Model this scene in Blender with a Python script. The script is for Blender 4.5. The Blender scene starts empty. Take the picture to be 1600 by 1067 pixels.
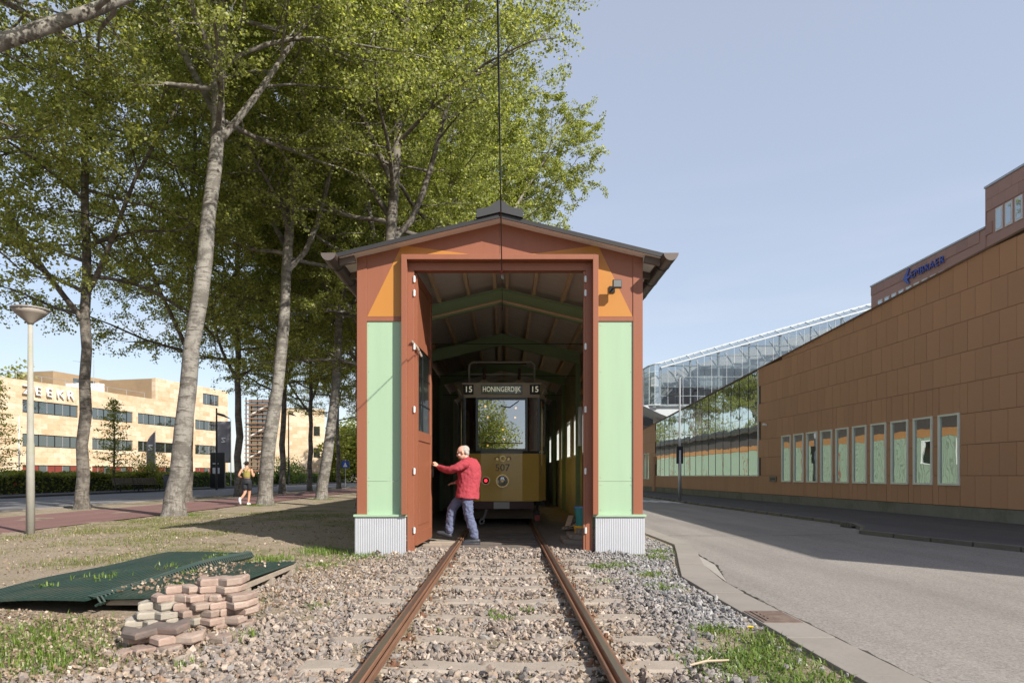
import bpy, bmesh, math, random
import numpy as np
from mathutils import Vector, Matrix
R = math.radians
scene = bpy.context.scene
COL = scene.collection

# ------------------------------------------------------------------ camera, sky, sun, exposure
F_PX, CAM_H, VPX, VPY = 1067.0, 1.148, 789.0, 743.0
cam_d = bpy.data.cameras.new('camera'); cam = bpy.data.objects.new('camera', cam_d); COL.objects.link(cam)
cam.location = (0, 0, CAM_H); cam.rotation_euler = (R(90), 0, 0)
cam_d.sensor_width = 36; cam_d.lens = 24.0; cam_d.shift_x = 0.0069; cam_d.shift_y = 0.1309
cam_d.clip_start = 0.1; cam_d.clip_end = 3000
scene.camera = cam
SUN = Vector((-1.03, 0.95, -1.0)).normalized()            # the way the light travels
ELEV = math.asin(-SUN.z)
world = bpy.data.worlds.new('World'); scene.world = world; world.use_nodes = True
wn = world.node_tree.nodes; wl = world.node_tree.links
sky = wn.new('ShaderNodeTexSky'); sky.sky_type = 'NISHITA'; sky.sun_disc = False
sky.sun_elevation = ELEV; sky.sun_rotation = math.atan2(-SUN.x, -SUN.y)
sky.air_density = 1.0; sky.dust_density = 0.7; sky.ozone_density = 1.0; sky.altitude = 0
bg = wn['Background']; bg.inputs['Strength'].default_value = 0.13
tc = wn.new('ShaderNodeTexCoord'); mp = wn.new('ShaderNodeMapping'); mp.inputs['Scale'].default_value = (1.5, 1.5, 9)
nz = wn.new('ShaderNodeTexNoise'); nz.inputs['Scale'].default_value = 2.2; nz.inputs['Detail'].default_value = 6
rmp = wn.new('ShaderNodeValToRGB'); rmp.color_ramp.elements[0].position = 0.48; rmp.color_ramp.elements[1].position = 0.85
sep = wn.new('ShaderNodeSeparateXYZ'); low = wn.new('ShaderNodeMapRange')
low.inputs['From Min'].default_value = 0.0; low.inputs['From Max'].default_value = 0.42
low.inputs['To Min'].default_value = 0.75; low.inputs['To Max'].default_value = 0.0
mul = wn.new('ShaderNodeMath'); mul.operation = 'MULTIPLY'
mix = wn.new('ShaderNodeMix'); mix.data_type = 'RGBA'
mix.inputs['B'].default_value = (5.0, 5.1, 5.3, 1)
wl.new(tc.outputs['Generated'], mp.inputs['Vector']); wl.new(mp.outputs['Vector'], nz.inputs['Vector'])
wl.new(nz.outputs['Fac'], rmp.inputs['Fac']); wl.new(tc.outputs['Generated'], sep.inputs['Vector'])
wl.new(sep.outputs['Z'], low.inputs['Value']); wl.new(rmp.outputs['Color'], mul.inputs[0]); wl.new(low.outputs['Result'], mul.inputs[1])
wl.new(mul.outputs['Value'], mix.inputs['Factor']); wl.new(sky.outputs['Color'], mix.inputs['A'])
veil = wn.new('ShaderNodeMix'); veil.data_type = 'RGBA'; veil.inputs['Factor'].default_value = 0.55; veil.inputs['B'].default_value = (3.2, 3.35, 3.85, 1)
wl.new(mix.outputs['Result'], veil.inputs['A']); wl.new(veil.outputs['Result'], bg.inputs['Color'])
sun_d = bpy.data.lights.new('sun', 'SUN'); sun = bpy.data.objects.new('sun', sun_d); COL.objects.link(sun)
sun_d.energy = 5.0; sun_d.angle = R(0.53); sun_d.color = (1.0, 0.94, 0.85)
sun.rotation_euler = SUN.to_track_quat('-Z', 'Y').to_euler()
vs = scene.view_settings
vs.view_transform = 'Standard'; vs.look = 'None'; vs.exposure = 0.65; vs.gamma = 1.0; vs.use_curve_mapping = False
scene.cycles.max_bounces = 10; scene.cycles.diffuse_bounces = 7; scene.cycles.transparent_max_bounces = 12

# ------------------------------------------------------------------ materials
MATS = {}
def _new(name):
    m = bpy.data.materials.new(name); m.use_nodes = True
    nt = m.node_tree; return m, nt, nt.nodes['Principled BSDF']
def nd(nt, t, **kw):
    n = nt.nodes.new(t)
    for k, v in kw.items():
        if k in n.inputs: n.inputs[k].default_value = v
        else: setattr(n, k, v)
    return n
def ramp(nt, src, stops):
    r = nt.nodes.new('ShaderNodeValToRGB'); e = r.color_ramp.elements
    while len(e) < len(stops): e.new(0.5)
    for el, (p, c) in zip(e, stops):
        el.position = p; el.color = (*c, 1) if len(c) == 3 else c
    nt.links.new(src, r.inputs['Fac']); return r
def mixc(nt, fac, a, b, mode='MIX'):
    m = nt.nodes.new('ShaderNodeMix'); m.data_type = 'RGBA'; m.blend_type = mode
    for s, v in (('Factor', fac), ('A', a), ('B', b)):
        if isinstance(v, (int, float)): m.inputs[s].default_value = v
        elif isinstance(v, tuple): m.inputs[s].default_value = (*v, 1)
        else: nt.links.new(v, m.inputs[s])
    return m.outputs['Result']
def coords(nt, scale=(1, 1, 1), kind='Object'):
    t = nt.nodes.new('ShaderNodeTexCoord'); mpn = nt.nodes.new('ShaderNodeMapping'); mpn.inputs['Scale'].default_value = scale
    nt.links.new(t.outputs[kind], mpn.inputs['Vector']); return mpn.outputs['Vector']
def noise(nt, vec, s, d=5, rough=0.6):
    n = nd(nt, 'ShaderNodeTexNoise', Scale=s, Detail=d, Roughness=rough); nt.links.new(vec, n.inputs['Vector']); return n.outputs['Fac']
def bump(nt, b, h, strength, dist=0.02):
    bn = nd(nt, 'ShaderNodeBump', Strength=strength, Distance=dist); nt.links.new(h, bn.inputs['Height']); nt.links.new(bn.outputs['Normal'], b.inputs['Normal'])
def plain(name, c, rough=0.55, metal=0.0, var=0.18, vs_=3.0, scale=(1, 1, 1), bmp=0.0, dirt=None, spec=0.4, island=0.0):
    """painted / mineral surface: colour with mottling, optional dirt blotches, relief and a per-piece tint"""
    if name in MATS: return MATS[name]
    m, nt, b = _new(name); v = coords(nt, scale)
    n = noise(nt, v, vs_, 6)
    col = mixc(nt, n, tuple(x * (1 - var) for x in c), tuple(min(1, x * (1 + var)) for x in c))
    if dirt:
        d = noise(nt, v, vs_ * 0.45, 8, 0.7); r = ramp(nt, d, [(0.5, (0, 0, 0)), (0.72, (1, 1, 1))])
        col = mixc(nt, r.outputs['Color'], col, dirt)
    if island:
        g = nt.nodes.new('ShaderNodeNewGeometry'); oi = nt.nodes.new('ShaderNodeObjectInfo')
        ad = nd(nt, 'ShaderNodeMath', operation='ADD'); nt.links.new(g.outputs['Random Per Island'], ad.inputs[0]); nt.links.new(oi.outputs['Random'], ad.inputs[1])
        fr = nd(nt, 'ShaderNodeMath', operation='FRACT'); nt.links.new(ad.outputs[0], fr.inputs[0])
        r = ramp(nt, fr.outputs[0], [(0, (1 - island,) * 3), (1, (1 + island,) * 3)])
        col = mixc(nt, 1.0, col, r.outputs['Color'], 'MULTIPLY')
    nt.links.new(col, b.inputs['Base Color'])
    b.inputs['Roughness'].default_value = rough; b.inputs['Metallic'].default_value = metal
    b.inputs['Specular IOR Level'].default_value = spec
    if bmp: bump(nt, b, noise(nt, v, vs_ * 12, 4), bmp, 0.01)
    MATS[name] = m; return m
def mirror_glass(name, tint=(0.02, 0.03, 0.03), refl=0.6, wob=0.25, wscale=1.2, rough=0.01):
    if name in MATS: return MATS[name]
    m, nt, b = _new(name)
    b.inputs['Base Color'].default_value = (*tint, 1); b.inputs['Roughness'].default_value = 0.3
    g = nd(nt, 'ShaderNodeBsdfGlossy', Roughness=rough); g.inputs['Color'].default_value = (0.74, 0.80, 0.78, 1)
    oi = nt.nodes.new('ShaderNodeObjectInfo')
    v = coords(nt, (1, 1, 1)); av = nd(nt, 'ShaderNodeVectorMath', operation='ADD'); sc = nd(nt, 'ShaderNodeVectorMath', operation='SCALE'); sc.inputs['Scale'].default_value = 57
    cmb = nt.nodes.new('ShaderNodeCombineXYZ')
    for k in 'XYZ': nt.links.new(oi.outputs['Random'], cmb.inputs[k])
    nt.links.new(cmb.outputs[0], sc.inputs[0]); nt.links.new(v, av.inputs[0]); nt.links.new(sc.outputs[0], av.inputs[1])
    n = noise(nt, av.outputs[0], wscale, 2, 0.5)
    bn = nd(nt, 'ShaderNodeBump', Strength=wob, Distance=0.05); nt.links.new(n, bn.inputs['Height']); nt.links.new(bn.outputs[0], g.inputs['Normal'])
    mx = nt.nodes.new('ShaderNodeMixShader'); mx.inputs[0].default_value = refl
    nt.links.new(b.outputs[0], mx.inputs[1]); nt.links.new(g.outputs[0], mx.inputs[2])
    nt.links.new(mx.outputs[0], nt.nodes['Material Output'].inputs['Surface']); MATS[name] = m; return m
def clear_glass(name, tint=(0.75, 0.82, 0.86), refl=0.25, rough=0.02):
    if name in MATS: return MATS[name]
    m, nt, b = _new(name)
    t = nt.nodes.new('ShaderNodeBsdfTransparent'); t.inputs['Color'].default_value = (*tint, 1)
    g = nd(nt, 'ShaderNodeBsdfGlossy', Roughness=rough); g.inputs['Color'].default_value = (0.95, 0.97, 1, 1)
    mx = nt.nodes.new('ShaderNodeMixShader'); mx.inputs[0].default_value = refl
    nt.links.new(t.outputs[0], mx.inputs[1]); nt.links.new(g.outputs[0], mx.inputs[2])
    nt.links.new(mx.outputs[0], nt.nodes['Material Output'].inputs['Surface']); MATS[name] = m; return m
def emit(name, c, s):
    m, nt, b = _new(name); b.inputs['Base Color'].default_value = (*c, 1); b.inputs['Emission Color'].default_value = (*c, 1); b.inputs['Emission Strength'].default_value = s
    MATS[name] = m; return m
def leafy(name, dark, mid, light, trans=0.6):
    m, nt, b = _new(name)
    g = nt.nodes.new('ShaderNodeNewGeometry'); r = ramp(nt, g.outputs['Random Per Island'], [(0, dark), (0.5, mid), (1, light)])
    nt.links.new(r.outputs['Color'], b.inputs['Base Color']); b.inputs['Roughness'].default_value = 0.42; b.inputs['Specular IOR Level'].default_value = 0.5
    t = nt.nodes.new('ShaderNodeBsdfTranslucent')
    tcx = mixc(nt, 1.0, r.outputs['Color'], (1.25, 1.25, 0.55), 'MULTIPLY'); nt.links.new(tcx, t.inputs['Color'])
    mx = nt.nodes.new('ShaderNodeMixShader'); mx.inputs[0].default_value = trans
    nt.links.new(b.outputs[0], mx.inputs[1]); nt.links.new(t.outputs[0], mx.inputs[2])
    nt.links.new(mx.outputs[0], nt.nodes['Material Output'].inputs['Surface']); MATS[name] = m; return m

RED = plain('terracotta_paint', (0.25, 0.09, 0.048), 0.5, var=0.13, vs_=2.0, scale=(2.5, 2.5, 0.3), bmp=0.05)
ORANGE = plain('orange_paint', (0.43, 0.185, 0.035), 0.5, var=0.07, vs_=1.5)
GREEN = plain('pale_green_paint', (0.31, 0.44, 0.295), 0.5, var=0.09, vs_=2.0, scale=(2.5, 2.5, 0.3))
DGREEN = plain('beam_green_paint', (0.34, 0.48, 0.29), 0.5, var=0.12, vs_=2)
ZINC = plain('galvanised_sheet', (0.46, 0.47, 0.50), 0.45, 0.25, var=0.08, vs_=4)
ROOFM = plain('roof_sheet_dark', (0.028, 0.026, 0.026), 0.5, var=0.2, vs_=3)
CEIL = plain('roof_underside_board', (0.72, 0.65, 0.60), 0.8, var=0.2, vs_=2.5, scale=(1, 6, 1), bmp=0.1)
TIMBER = plain('purlin_timber', (0.80, 0.60, 0.40), 0.7, var=0.25, vs_=5, scale=(6, 0.6, 6), bmp=0.1)
OLDWOOD = plain('weathered_wood', (0.30, 0.25, 0.20), 0.85, var=0.35, vs_=4, scale=(1, 5, 5), bmp=0.3)
RUST = plain('rusty_steel', (0.22, 0.115, 0.07), 0.65, 0.3, var=0.4, vs_=5, scale=(3, 0.6, 3), bmp=0.2, dirt=(0.12, 0.07, 0.05))
RAILTOP = plain('rail_running_surface', (0.17, 0.125, 0.10), 0.38, 0.7, var=0.3, vs_=5, scale=(4, 0.4, 1))
DARK = plain('dark_metal', (0.025, 0.025, 0.027), 0.45, 0.3, var=0.2)
BLACK = plain('black_paint', (0.012, 0.012, 0.013), 0.3, var=0.2)
STEEL = plain('steel_grey', (0.42, 0.43, 0.44), 0.4, 0.6, var=0.12)
WHITE = plain('white_paint', (0.72, 0.73, 0.72), 0.45, var=0.06)
SLEEPER = plain('concrete_sleeper', (0.30, 0.255, 0.21), 0.9, var=0.28, vs_=6, bmp=0.5, dirt=(0.27, 0.22, 0.18))
CONC = plain('kerb_concrete', (0.235, 0.21, 0.185), 0.9, var=0.2, vs_=2.5, bmp=0.35, dirt=(0.22, 0.20, 0.18), island=0.08)
PLINTHC = plain('mossy_concrete', (0.20, 0.195, 0.17), 0.9, var=0.25, vs_=1.6, bmp=0.3, dirt=(0.11, 0.115, 0.08))
PANEL = plain('terracotta_cladding', (0.47, 0.255, 0.15), 0.65, var=0.07, vs_=0.9, bmp=0.06, island=0.045)
PANELBACK = plain('cladding_joint', (0.10, 0.055, 0.035), 0.9)
TOWER = plain('tower_stone', (0.42, 0.25, 0.21), 0.7, var=0.1, vs_=0.6, island=0.08)
WFRAME = plain('sage_window_frame', (0.74, 0.76, 0.66), 0.45, var=0.06)
MGLASS = mirror_glass('reflective_window_glass', refl=0.6, wob=0.09, wscale=1.0)
CGLASS = mirror_glass('curtain_wall_glass', refl=0.78, wob=0.16, wscale=1.0)
SGLASS = mirror_glass('dark_window_glass', (0.012, 0.015, 0.017), 0.3, 0.1)

# ------------------------------------------------------------------ mesh helpers
def link(name, me, m=None, parent=None):
    o = bpy.data.objects.new(name, me); COL.objects.link(o)
    if m is not None and len(me.materials) == 0: me.materials.append(m)
    if parent is not None: o.parent = parent
    return o
def tag(o, label=None, cat=None, group=None, kind=None):
    if label: o['label'] = label
    if cat: o['category'] = cat
    if group: o['group'] = group
    if kind: o['kind'] = kind
    return o
def thing(name, label, cat, loc=(0, 0, 0), rz=0.0, group=None):
    o = bpy.data.objects.new(name, None); COL.objects.link(o); o.location = loc; o.rotation_euler = (0, 0, rz)
    o.empty_display_size = 0.2
    return tag(o, label, cat, group)
def copy_tree(o, parent=None):
    c = o.copy(); COL.objects.link(c); c.parent = parent
    for ch in list(o.children): copy_tree(ch, c)
    return c
def np_mesh(name, V, Fq, smooth=False):
    """V (n,3), Fq (m,k) with k = 3 or 4"""
    me = bpy.data.meshes.new(name); V = np.asarray(V, dtype=np.float32); Fq = np.asarray(Fq, dtype=np.int32)
    m, k = Fq.shape
    me.vertices.add(len(V)); me.vertices.foreach_set('co', V.ravel())
    me.loops.add(m * k); me.loops.foreach_set('vertex_index', Fq.ravel())
    me.polygons.add(m); me.polygons.foreach_set('loop_start', np.arange(0, m * k, k, dtype=np.int32))
    me.polygons.foreach_set('loop_total', np.full(m, k, dtype=np.int32))
    me.polygons.foreach_set('use_smooth', np.full(m, smooth, dtype=bool))
    me.update(calc_edges=True); return me
class MB:
    def __init__(s): s.v = []; s.f = []
    def add(s, v, f):
        o = len(s.v); s.v += [tuple(p) for p in v]; s.f += [tuple(i + o for i in q) for q in f]; return s
    def box(s, x0, x1, y0, y1, z0, z1, top=None):
        v = [(x0, y0, z0), (x1, y0, z0), (x1, y1, z0), (x0, y1, z0), (x0, y0, z1), (x1, y0, z1), (x1, y1, z1), (x0, y1, z1)]
        return s.add(v, [(0, 3, 2, 1), (4, 5, 6, 7), (0, 1, 5, 4), (1, 2, 6, 5), (2, 3, 7, 6), (3, 0, 4, 7)])
    def prism(s, poly, ax, a, b):
        """extrude a 2-D polygon along axis ax from a to b; poly coordinates are the other two axes in order"""
        def p(u, v, w): return {'x': (w, u, v), 'y': (u, w, v), 'z': (u, v, w)}[ax]
        n = len(poly); v = [p(u, w, a) for u, w in poly] + [p(u, w, b) for u, w in poly]
        f = [tuple(range(n)), tuple(range(2 * n - 1, n - 1, -1))] + [(i, i + n, (i + 1) % n + n, (i + 1) % n) for i in range(n)]
        return s.add(v, f)
    def bar(s, p0, p1, w, h):
        p0 = Vector(p0); p1 = Vector(p1); d = (p1 - p0).normalized()
        up = Vector((0, 0, 1)) if abs(d.z) < 0.95 else Vector((0, 1, 0))
        a = d.cross(up).normalized() * w / 2; b = a.cross(d).normalized() * h / 2
        v = [p + sa * a + sb * b for p in (p0, p1) for sa, sb in ((-1, -1), (1, -1), (1, 1), (-1, 1))]
        return s.add(v, [(0, 1, 2, 3), (7, 6, 5, 4), (0, 4, 5, 1), (1, 5, 6, 2), (2, 6, 7, 3), (3, 7, 4, 0)])
    def tube(s, pts, rad, n=8, cap=True, ry=None):
        pts = [Vector(p) for p in pts]; N = len(pts)
        if not isinstance(rad, (list, tuple)): rad = [rad] * N
        ry = ry or rad; V = []; prev = None
        for i, p in enumerate(pts):
            d = (pts[min(i + 1, N - 1)] - pts[max(i - 1, 0)]).normalized()
            if prev is None:
                up = Vector((0, 0, 1)) if abs(d.z) < 0.9 else Vector((0, 1, 0)); a = d.cross(up).normalized()
            else:
                a = (prev - d * prev.dot(d)).normalized()
            prev = a; b = a.cross(d)
            for k in range(n):
                t = 2 * math.pi * k / n; V.append(p + a * math.cos(t) * rad[i] + b * math.sin(t) * ry[i])
        f = [(i * n + k, i * n + (k + 1) % n, (i + 1) * n + (k + 1) % n, (i + 1) * n + k) for i in range(N - 1) for k in range(n)]
        if cap: f += [tuple(range(n - 1, -1, -1)), tuple(range((N - 1) * n, N * n))]
        return s.add(V, f)
    def ball(s, c, r, seg=12, rings=8):
        rx, ry, rz = (r, r, r) if isinstance(r, (int, float)) else r
        V = [(c[0], c[1], c[2] - rz)]
        for i in range(1, rings):
            t = math.pi * i / rings
            for k in range(seg):
                a = 2 * math.pi * k / seg; V.append((c[0] + rx * math.sin(t) * math.cos(a), c[1] + ry * math.sin(t) * math.sin(a), c[2] - rz * math.cos(t)))
        V.append((c[0], c[1], c[2] + rz)); L = len(V) - 1
        f = [(0, 1 + (k + 1) % seg, 1 + k) for k in range(seg)]
        for i in range(rings - 2):
            for k in range(seg):
                a = 1 + i * seg; f.append((a + k, a + (k + 1) % seg, a + seg + (k + 1) % seg, a + seg + k))
        a = 1 + (rings - 2) * seg; f += [(a + k, a + (k + 1) % seg, L) for k in range(seg)]
        return s.add(V, f)
    def xform(s, M): s.v = [tuple(M @ Vector(p)) for p in s.v]; return s
    def mesh(s, name):
        me = bpy.data.meshes.new(name); me.from_pydata(s.v, [], s.f)
        bm = bmesh.new(); bm.from_mesh(me); bmesh.ops.recalc_face_normals(bm, faces=bm.faces); bm.to_mesh(me); bm.free(); return me
    def build(s, name, m, parent=None, smooth=False, bevel=0.0):
        me = s.mesh(name)
        if bevel:
            bm = bmesh.new(); bm.from_mesh(me)
            es = [e for e in bm.edges if len(e.link_faces) == 2 and e.calc_face_angle(0) > 0.6]
            bmesh.ops.bevel(bm, geom=es, offset=bevel, segments=2, affect='EDGES', profile=0.6); bm.to_mesh(me); bm.free()
        if smooth:
            for p in me.polygons: p.use_smooth = True
        return link(name, me, m, parent)
def text_mesh(name, s, size, depth):
    c = bpy.data.curves.new(name, 'FONT'); c.body = s; c.size = size; c.extrude = depth; c.align_x = 'CENTER'; c.align_y = 'CENTER'; c.resolution_u = 3
    o = bpy.data.objects.new(name, c); COL.objects.link(o)
    me = bpy.data.meshes.new_from_object(o.evaluated_get(bpy.context.evaluated_depsgraph_get()))
    bpy.data.objects.remove(o); return me
def basis(origin, xdir, up, n):
    x, u, n = Vector(xdir).normalized(), Vector(up).normalized(), Vector(n).normalized()
    return Matrix(((x.x, u.x, n.x, origin[0]), (x.y, u.y, n.y, origin[1]), (x.z, u.z, n.z, origin[2]), (0, 0, 0, 1)))
rng = np.random.default_rng(7); random.seed(7)
def at(px, py, D): return ((px - VPX) / F_PX * D, D, CAM_H + (VPY - py) / F_PX * D)
TX = -0.08                      # centre line of the track and the shed
FY = 10.84                      # the plane of the shed's front

# ------------------------------------------------------------------ ground, roads, paths
def gz(x, y):
    """ground level: 0 on the lawn, lower along the track"""
    x = np.asarray(x, float); t = np.clip((x + 5.2) / 2.6, 0, 1); t = t * t * (3 - 2 * t)
    z = -0.115 * t - 0.03 * np.clip((x - 3.2) / 0.4, 0, 1)
    u = np.clip((x + 4.6) / 1.0, 0, 1) * np.clip((-2.3 - x) / 0.6, 0, 1)
    return z
def ground_mat():
    m, nt, b = _new('lawn_and_soil'); v = coords(nt)
    big = noise(nt, v, 0.35, 6, 0.65); mid = noise(nt, v, 2.2, 8, 0.7); fine = noise(nt, v, 28, 5, 0.75)
    soil = mixc(nt, fine, (0.18, 0.142, 0.105), (0.43, 0.355, 0.27))
    grass = mixc(nt, fine, (0.075, 0.08, 0.028), (0.21, 0.205, 0.085))
    f = ramp(nt, mixc(nt, 0.55, big, mid), [(0.49, (0, 0, 0)), (0.62, (0.9, 0.9, 0.9))])
    col = mixc(nt, f.outputs['Color'], soil, grass)
    sp = nd(nt, 'ShaderNodeTexVoronoi', Scale=22.0); nt.links.new(v, sp.inputs['Vector'])
    lr = ramp(nt, sp.outputs['Distance'], [(0.10, (1, 1, 1)), (0.16, (0, 0, 0))])
    col = mixc(nt, mixc(nt, 1.0, lr.outputs['Color'], mid, 'MULTIPLY'), col, (0.40, 0.31, 0.22))
    nt.links.new(col, b.inputs['Base Color']); b.inputs['Roughness'].default_value = 0.95; b.inputs['Specular IOR Level'].default_value = 0.1
    bump(nt, b, fine, 0.8, 0.04); return m
GROUND = ground_mat()
def asphalt(name, c, var=0.16, crack=True, speck=0.5):
    m, nt, b = _new(name); v = coords(nt)
    fine = noise(nt, v, 55, 3, 0.85); big = noise(nt, v, 0.5, 6, 0.6); st = noise(nt, coords(nt, (1.2, 0.12, 1)), 1.4, 5)
    col = mixc(nt, big, tuple(x * (1 - var) for x in c), tuple(x * (1 + var) for x in c))
    r = ramp(nt, fine, [(0.30, (1 - speck,) * 3), (0.5, (1, 1, 1)), (0.72, (1 + speck,) * 3)])
    col = mixc(nt, 1.0, col, r.outputs['Color'], 'MULTIPLY')
    sr = ramp(nt, st, [(0.35, (0.86,) * 3), (0.65, (1.06,) * 3)]); col = mixc(nt, 1.0, col, sr.outputs['Color'], 'MULTIPLY')
    nt.links.new(col, b.inputs['Base Color']); b.inputs['Roughness'].default_value = 0.85; b.inputs['Specular IOR Level'].default_value = 0.25
    bump(nt, b, fine, 0.35, 0.01); return m
ROADM = asphalt('worn_asphalt', (0.225, 0.205, 0.186))
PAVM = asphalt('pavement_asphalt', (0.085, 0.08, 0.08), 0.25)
ROADL = asphalt('left_road_asphalt', (0.17, 0.165, 0.165))
PATHM = asphalt('red_cycle_path_asphalt', (0.19, 0.105, 0.095), 0.15, speck=0.25)
xs = np.concatenate([[-900, -300, -120, -60, -35, -24, -18], np.arange(-14, 3.01, 0.22), [3.6, 5, 8, 14, 30, 60, 120, 300, 900]])
ys = np.concatenate([[-300, -100, -40, -15, -5, 0], np.arange(2, 24.01, 0.25), [26, 30, 40, 60, 90, 150, 300, 1500]])
gx, gy = np.meshgrid(xs, ys); zz = gz(gx, gy)
near = (gx > -14) & (gx < 2.1) & (gy > 1.9) & (gy < 24)
zz = zz + near * (rng.normal(0, 0.009, gx.shape) + 0.02 * np.sin(gx * 1.7 + gy * 0.9) * np.sin(gy * 1.1 - gx * 0.6) * (gx < -2.5))
V = np.stack([gx, gy, zz], -1).reshape(-1, 3); nx_, ny_ = len(xs), len(ys)
I = np.arange(nx_ * ny_).reshape(ny_, nx_)
Fq = np.stack([I[:-1, :-1], I[:-1, 1:], I[1:, 1:], I[1:, :-1]], -1).reshape(-1, 4)
tag(link('ground', np_mesh('ground', V, Fq, True), GROUND), kind='structure')
def sheet(name, poly, z, m, thick=0.0):
    mb = MB()
    if thick: mb.prism(poly, 'z', z - thick, z)
    else: mb.add([(x, y, z) for x, y in poly], [tuple(range(len(poly)))])
    return tag(mb.build(name, m), kind='structure')
# the left side: cycle path, road, far footway
sheet('cycle_path', [(-13.4, -30), (-9.85, -30), (-9.85, 14), (-10.2, 40), (-10.6, 150), (-14.2, 150), (-13.6, 40)], 0.022, PATHM)
sheet('road_left', [(-24.5, -30), (-15.9, -30), (-15.9, 160), (-24.5, 160)], 0.024, ROADL)
sheet('pavement_left', [(-27.0, -30), (-24.5, -30), (-24.5, 160), (-27.0, 160)], 0.13, PAVM, 0.14)
sheet('kerb_left', [(-15.9, -30), (-15.7, -30), (-15.7, 160), (-15.9, 160)], 0.05, CONC, 0.06)
# the right side: road, raised footway with kerb, concrete edge band with kerb stones
ROADZ = -0.10
sheet('road_right', [(2.46, -20), (40, -20), (40, 4), (9.2, 8), (8.6, 180), (3.2, 180), (3.25, 12.9), (2.50, 8.0)], ROADZ, ROADM)
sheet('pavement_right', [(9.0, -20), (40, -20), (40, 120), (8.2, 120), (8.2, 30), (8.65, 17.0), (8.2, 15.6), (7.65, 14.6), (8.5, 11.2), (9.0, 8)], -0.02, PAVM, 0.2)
kb = thing('kerb_right', 'dark worn kerb along the shaded footway by the terracotta building', 'kerb')
kpts = [(9.0, -6), (9.0, 8), (8.5, 11.2), (7.65, 14.6), (8.2, 15.6), (8.65, 17.0), (8.2, 30), (8.2, 60)]
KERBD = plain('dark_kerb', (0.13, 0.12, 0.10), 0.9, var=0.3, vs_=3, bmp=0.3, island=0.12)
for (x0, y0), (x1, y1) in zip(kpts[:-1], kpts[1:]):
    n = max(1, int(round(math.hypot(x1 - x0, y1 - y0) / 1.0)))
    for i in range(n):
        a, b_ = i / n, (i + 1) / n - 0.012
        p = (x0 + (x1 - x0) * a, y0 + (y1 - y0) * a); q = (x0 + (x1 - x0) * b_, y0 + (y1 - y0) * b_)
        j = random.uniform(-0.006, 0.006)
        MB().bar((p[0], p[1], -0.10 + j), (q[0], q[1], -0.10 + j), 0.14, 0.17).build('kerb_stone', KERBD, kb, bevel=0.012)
eb = thing('concrete_road_edge', 'flat concrete edging band between gravel and sunlit road', 'edging')
inner = [(2.15, -2), (2.15, 3.2), (2.15, 4.2), (2.15, 5.2), (2.15, 6.2), (2.15, 7.2), (2.16, 8.34), (2.42, 9.5), (2.72, 10.8), (3.05, 12.3), (3.02, 14.6), (3.0, 20), (3.0, 40)]
outer = [(2.52, -2), (2.52, 3.2), (2.52, 4.2), (2.52, 5.2), (2.52, 6.2), (2.52, 7.2), (2.56, 8.0), (2.74, 9.4), (3.05, 10.8), (3.36, 12.4), (3.36, 14.6), (3.36, 20), (3.36, 40)]
for i in range(len(inner) - 1):
    g = 0.006
    def lerp(a, b, t): return (a[0] + (b[0] - a[0]) * t, a[1] + (b[1] - a[1]) * t)
    j = random.uniform(-0.006, 0.006)
    MB().prism([lerp(inner[i], inner[i + 1], g), lerp(outer[i], outer[i + 1], g), lerp(outer[i], outer[i + 1], 1 - g), lerp(inner[i], inner[i + 1], 1 - g)], 'z', -0.25, -0.082 + j).build('edge_slab', CONC, eb, bevel=0.006)
LCONC = plain('pale_concrete', (0.30, 0.275, 0.245), 0.9, var=0.15, vs_=4, bmp=0.3)
MB().prism([(2.60, 8.0), (2.92, 9.5), (3.02, 10.9), (2.86, 10.9), (2.76, 9.5), (2.585, 8.0)], 'z', -0.2, -0.088).build('edge_slab', LCONC, eb, bevel=0.004)
CRACK = plain('crack_soil', (0.035, 0.033, 0.028), 1.0, var=0.4, vs_=20)
def ribbon(pts, w, z, jit=0.01, z1=None):
    mb = MB(); L = []
    for (x0, y0), (x1, y1) in zip(pts[:-1], pts[1:]):
        n = max(2, int(math.hypot(x1 - x0, y1 - y0) / 0.09))
        for i in range(n): L.append((x0 + (x1 - x0) * i / n + random.gauss(0, jit), y0 + (y1 - y0) * i / n))
    L.append(pts[-1]); v = []; f = []
    for i, (x, y) in enumerate(L):
        a = L[max(0, i - 1)]; c = L[min(len(L) - 1, i + 1)]; d = Vector((c[0] - a[0], c[1] - a[1], 0)).normalized(); nrm = Vector((-d.y, d.x, 0))
        ww = w * random.uniform(0.35, 1.3) / 2; v += [(x + nrm.x * ww, y + nrm.y * ww, z), (x - nrm.x * ww, y - nrm.y * ww, z)]
        if i: f.append((2 * i - 2, 2 * i - 1, 2 * i + 1, 2 * i))
    return mb.add(v, f)
ck = ribbon([(2.53, -1), (2.535, 4), (2.54, 6.4), (2.57, 7.95), (2.95, 9.5), (3.06, 11.0)], 0.03, ROADZ + 0.008, 0.008)
ck.add(*(lambda r: (r.v, r.f))(ribbon([(3.36, 14.2), (5.2, 14.15), (7.4, 14.6)], 0.03, ROADZ + 0.004, 0.02)))
tag(ck.build('pavement_crack', CRACK), kind='structure')
# painted marks at the far crossing
zeb = MB()
for i in range(5):
    zeb.add([(6.2 + i * 0.42, 33.0 - i * .5, ROADZ + 0.004), (6.45 + i * 0.42, 33.0 - i * .5, ROADZ + 0.004), (6.2 + i * 0.42, 36 - i * .5, ROADZ + 0.004), (5.95 + i * 0.42, 36 - i * .5, ROADZ + 0.004)], [(0, 1, 2, 3)])
tag(zeb.build('road_marking', plain('worn_road_paint', (0.62, 0.62, 0.60), 0.8, var=0.3, vs_=8)), kind='structure')
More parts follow.
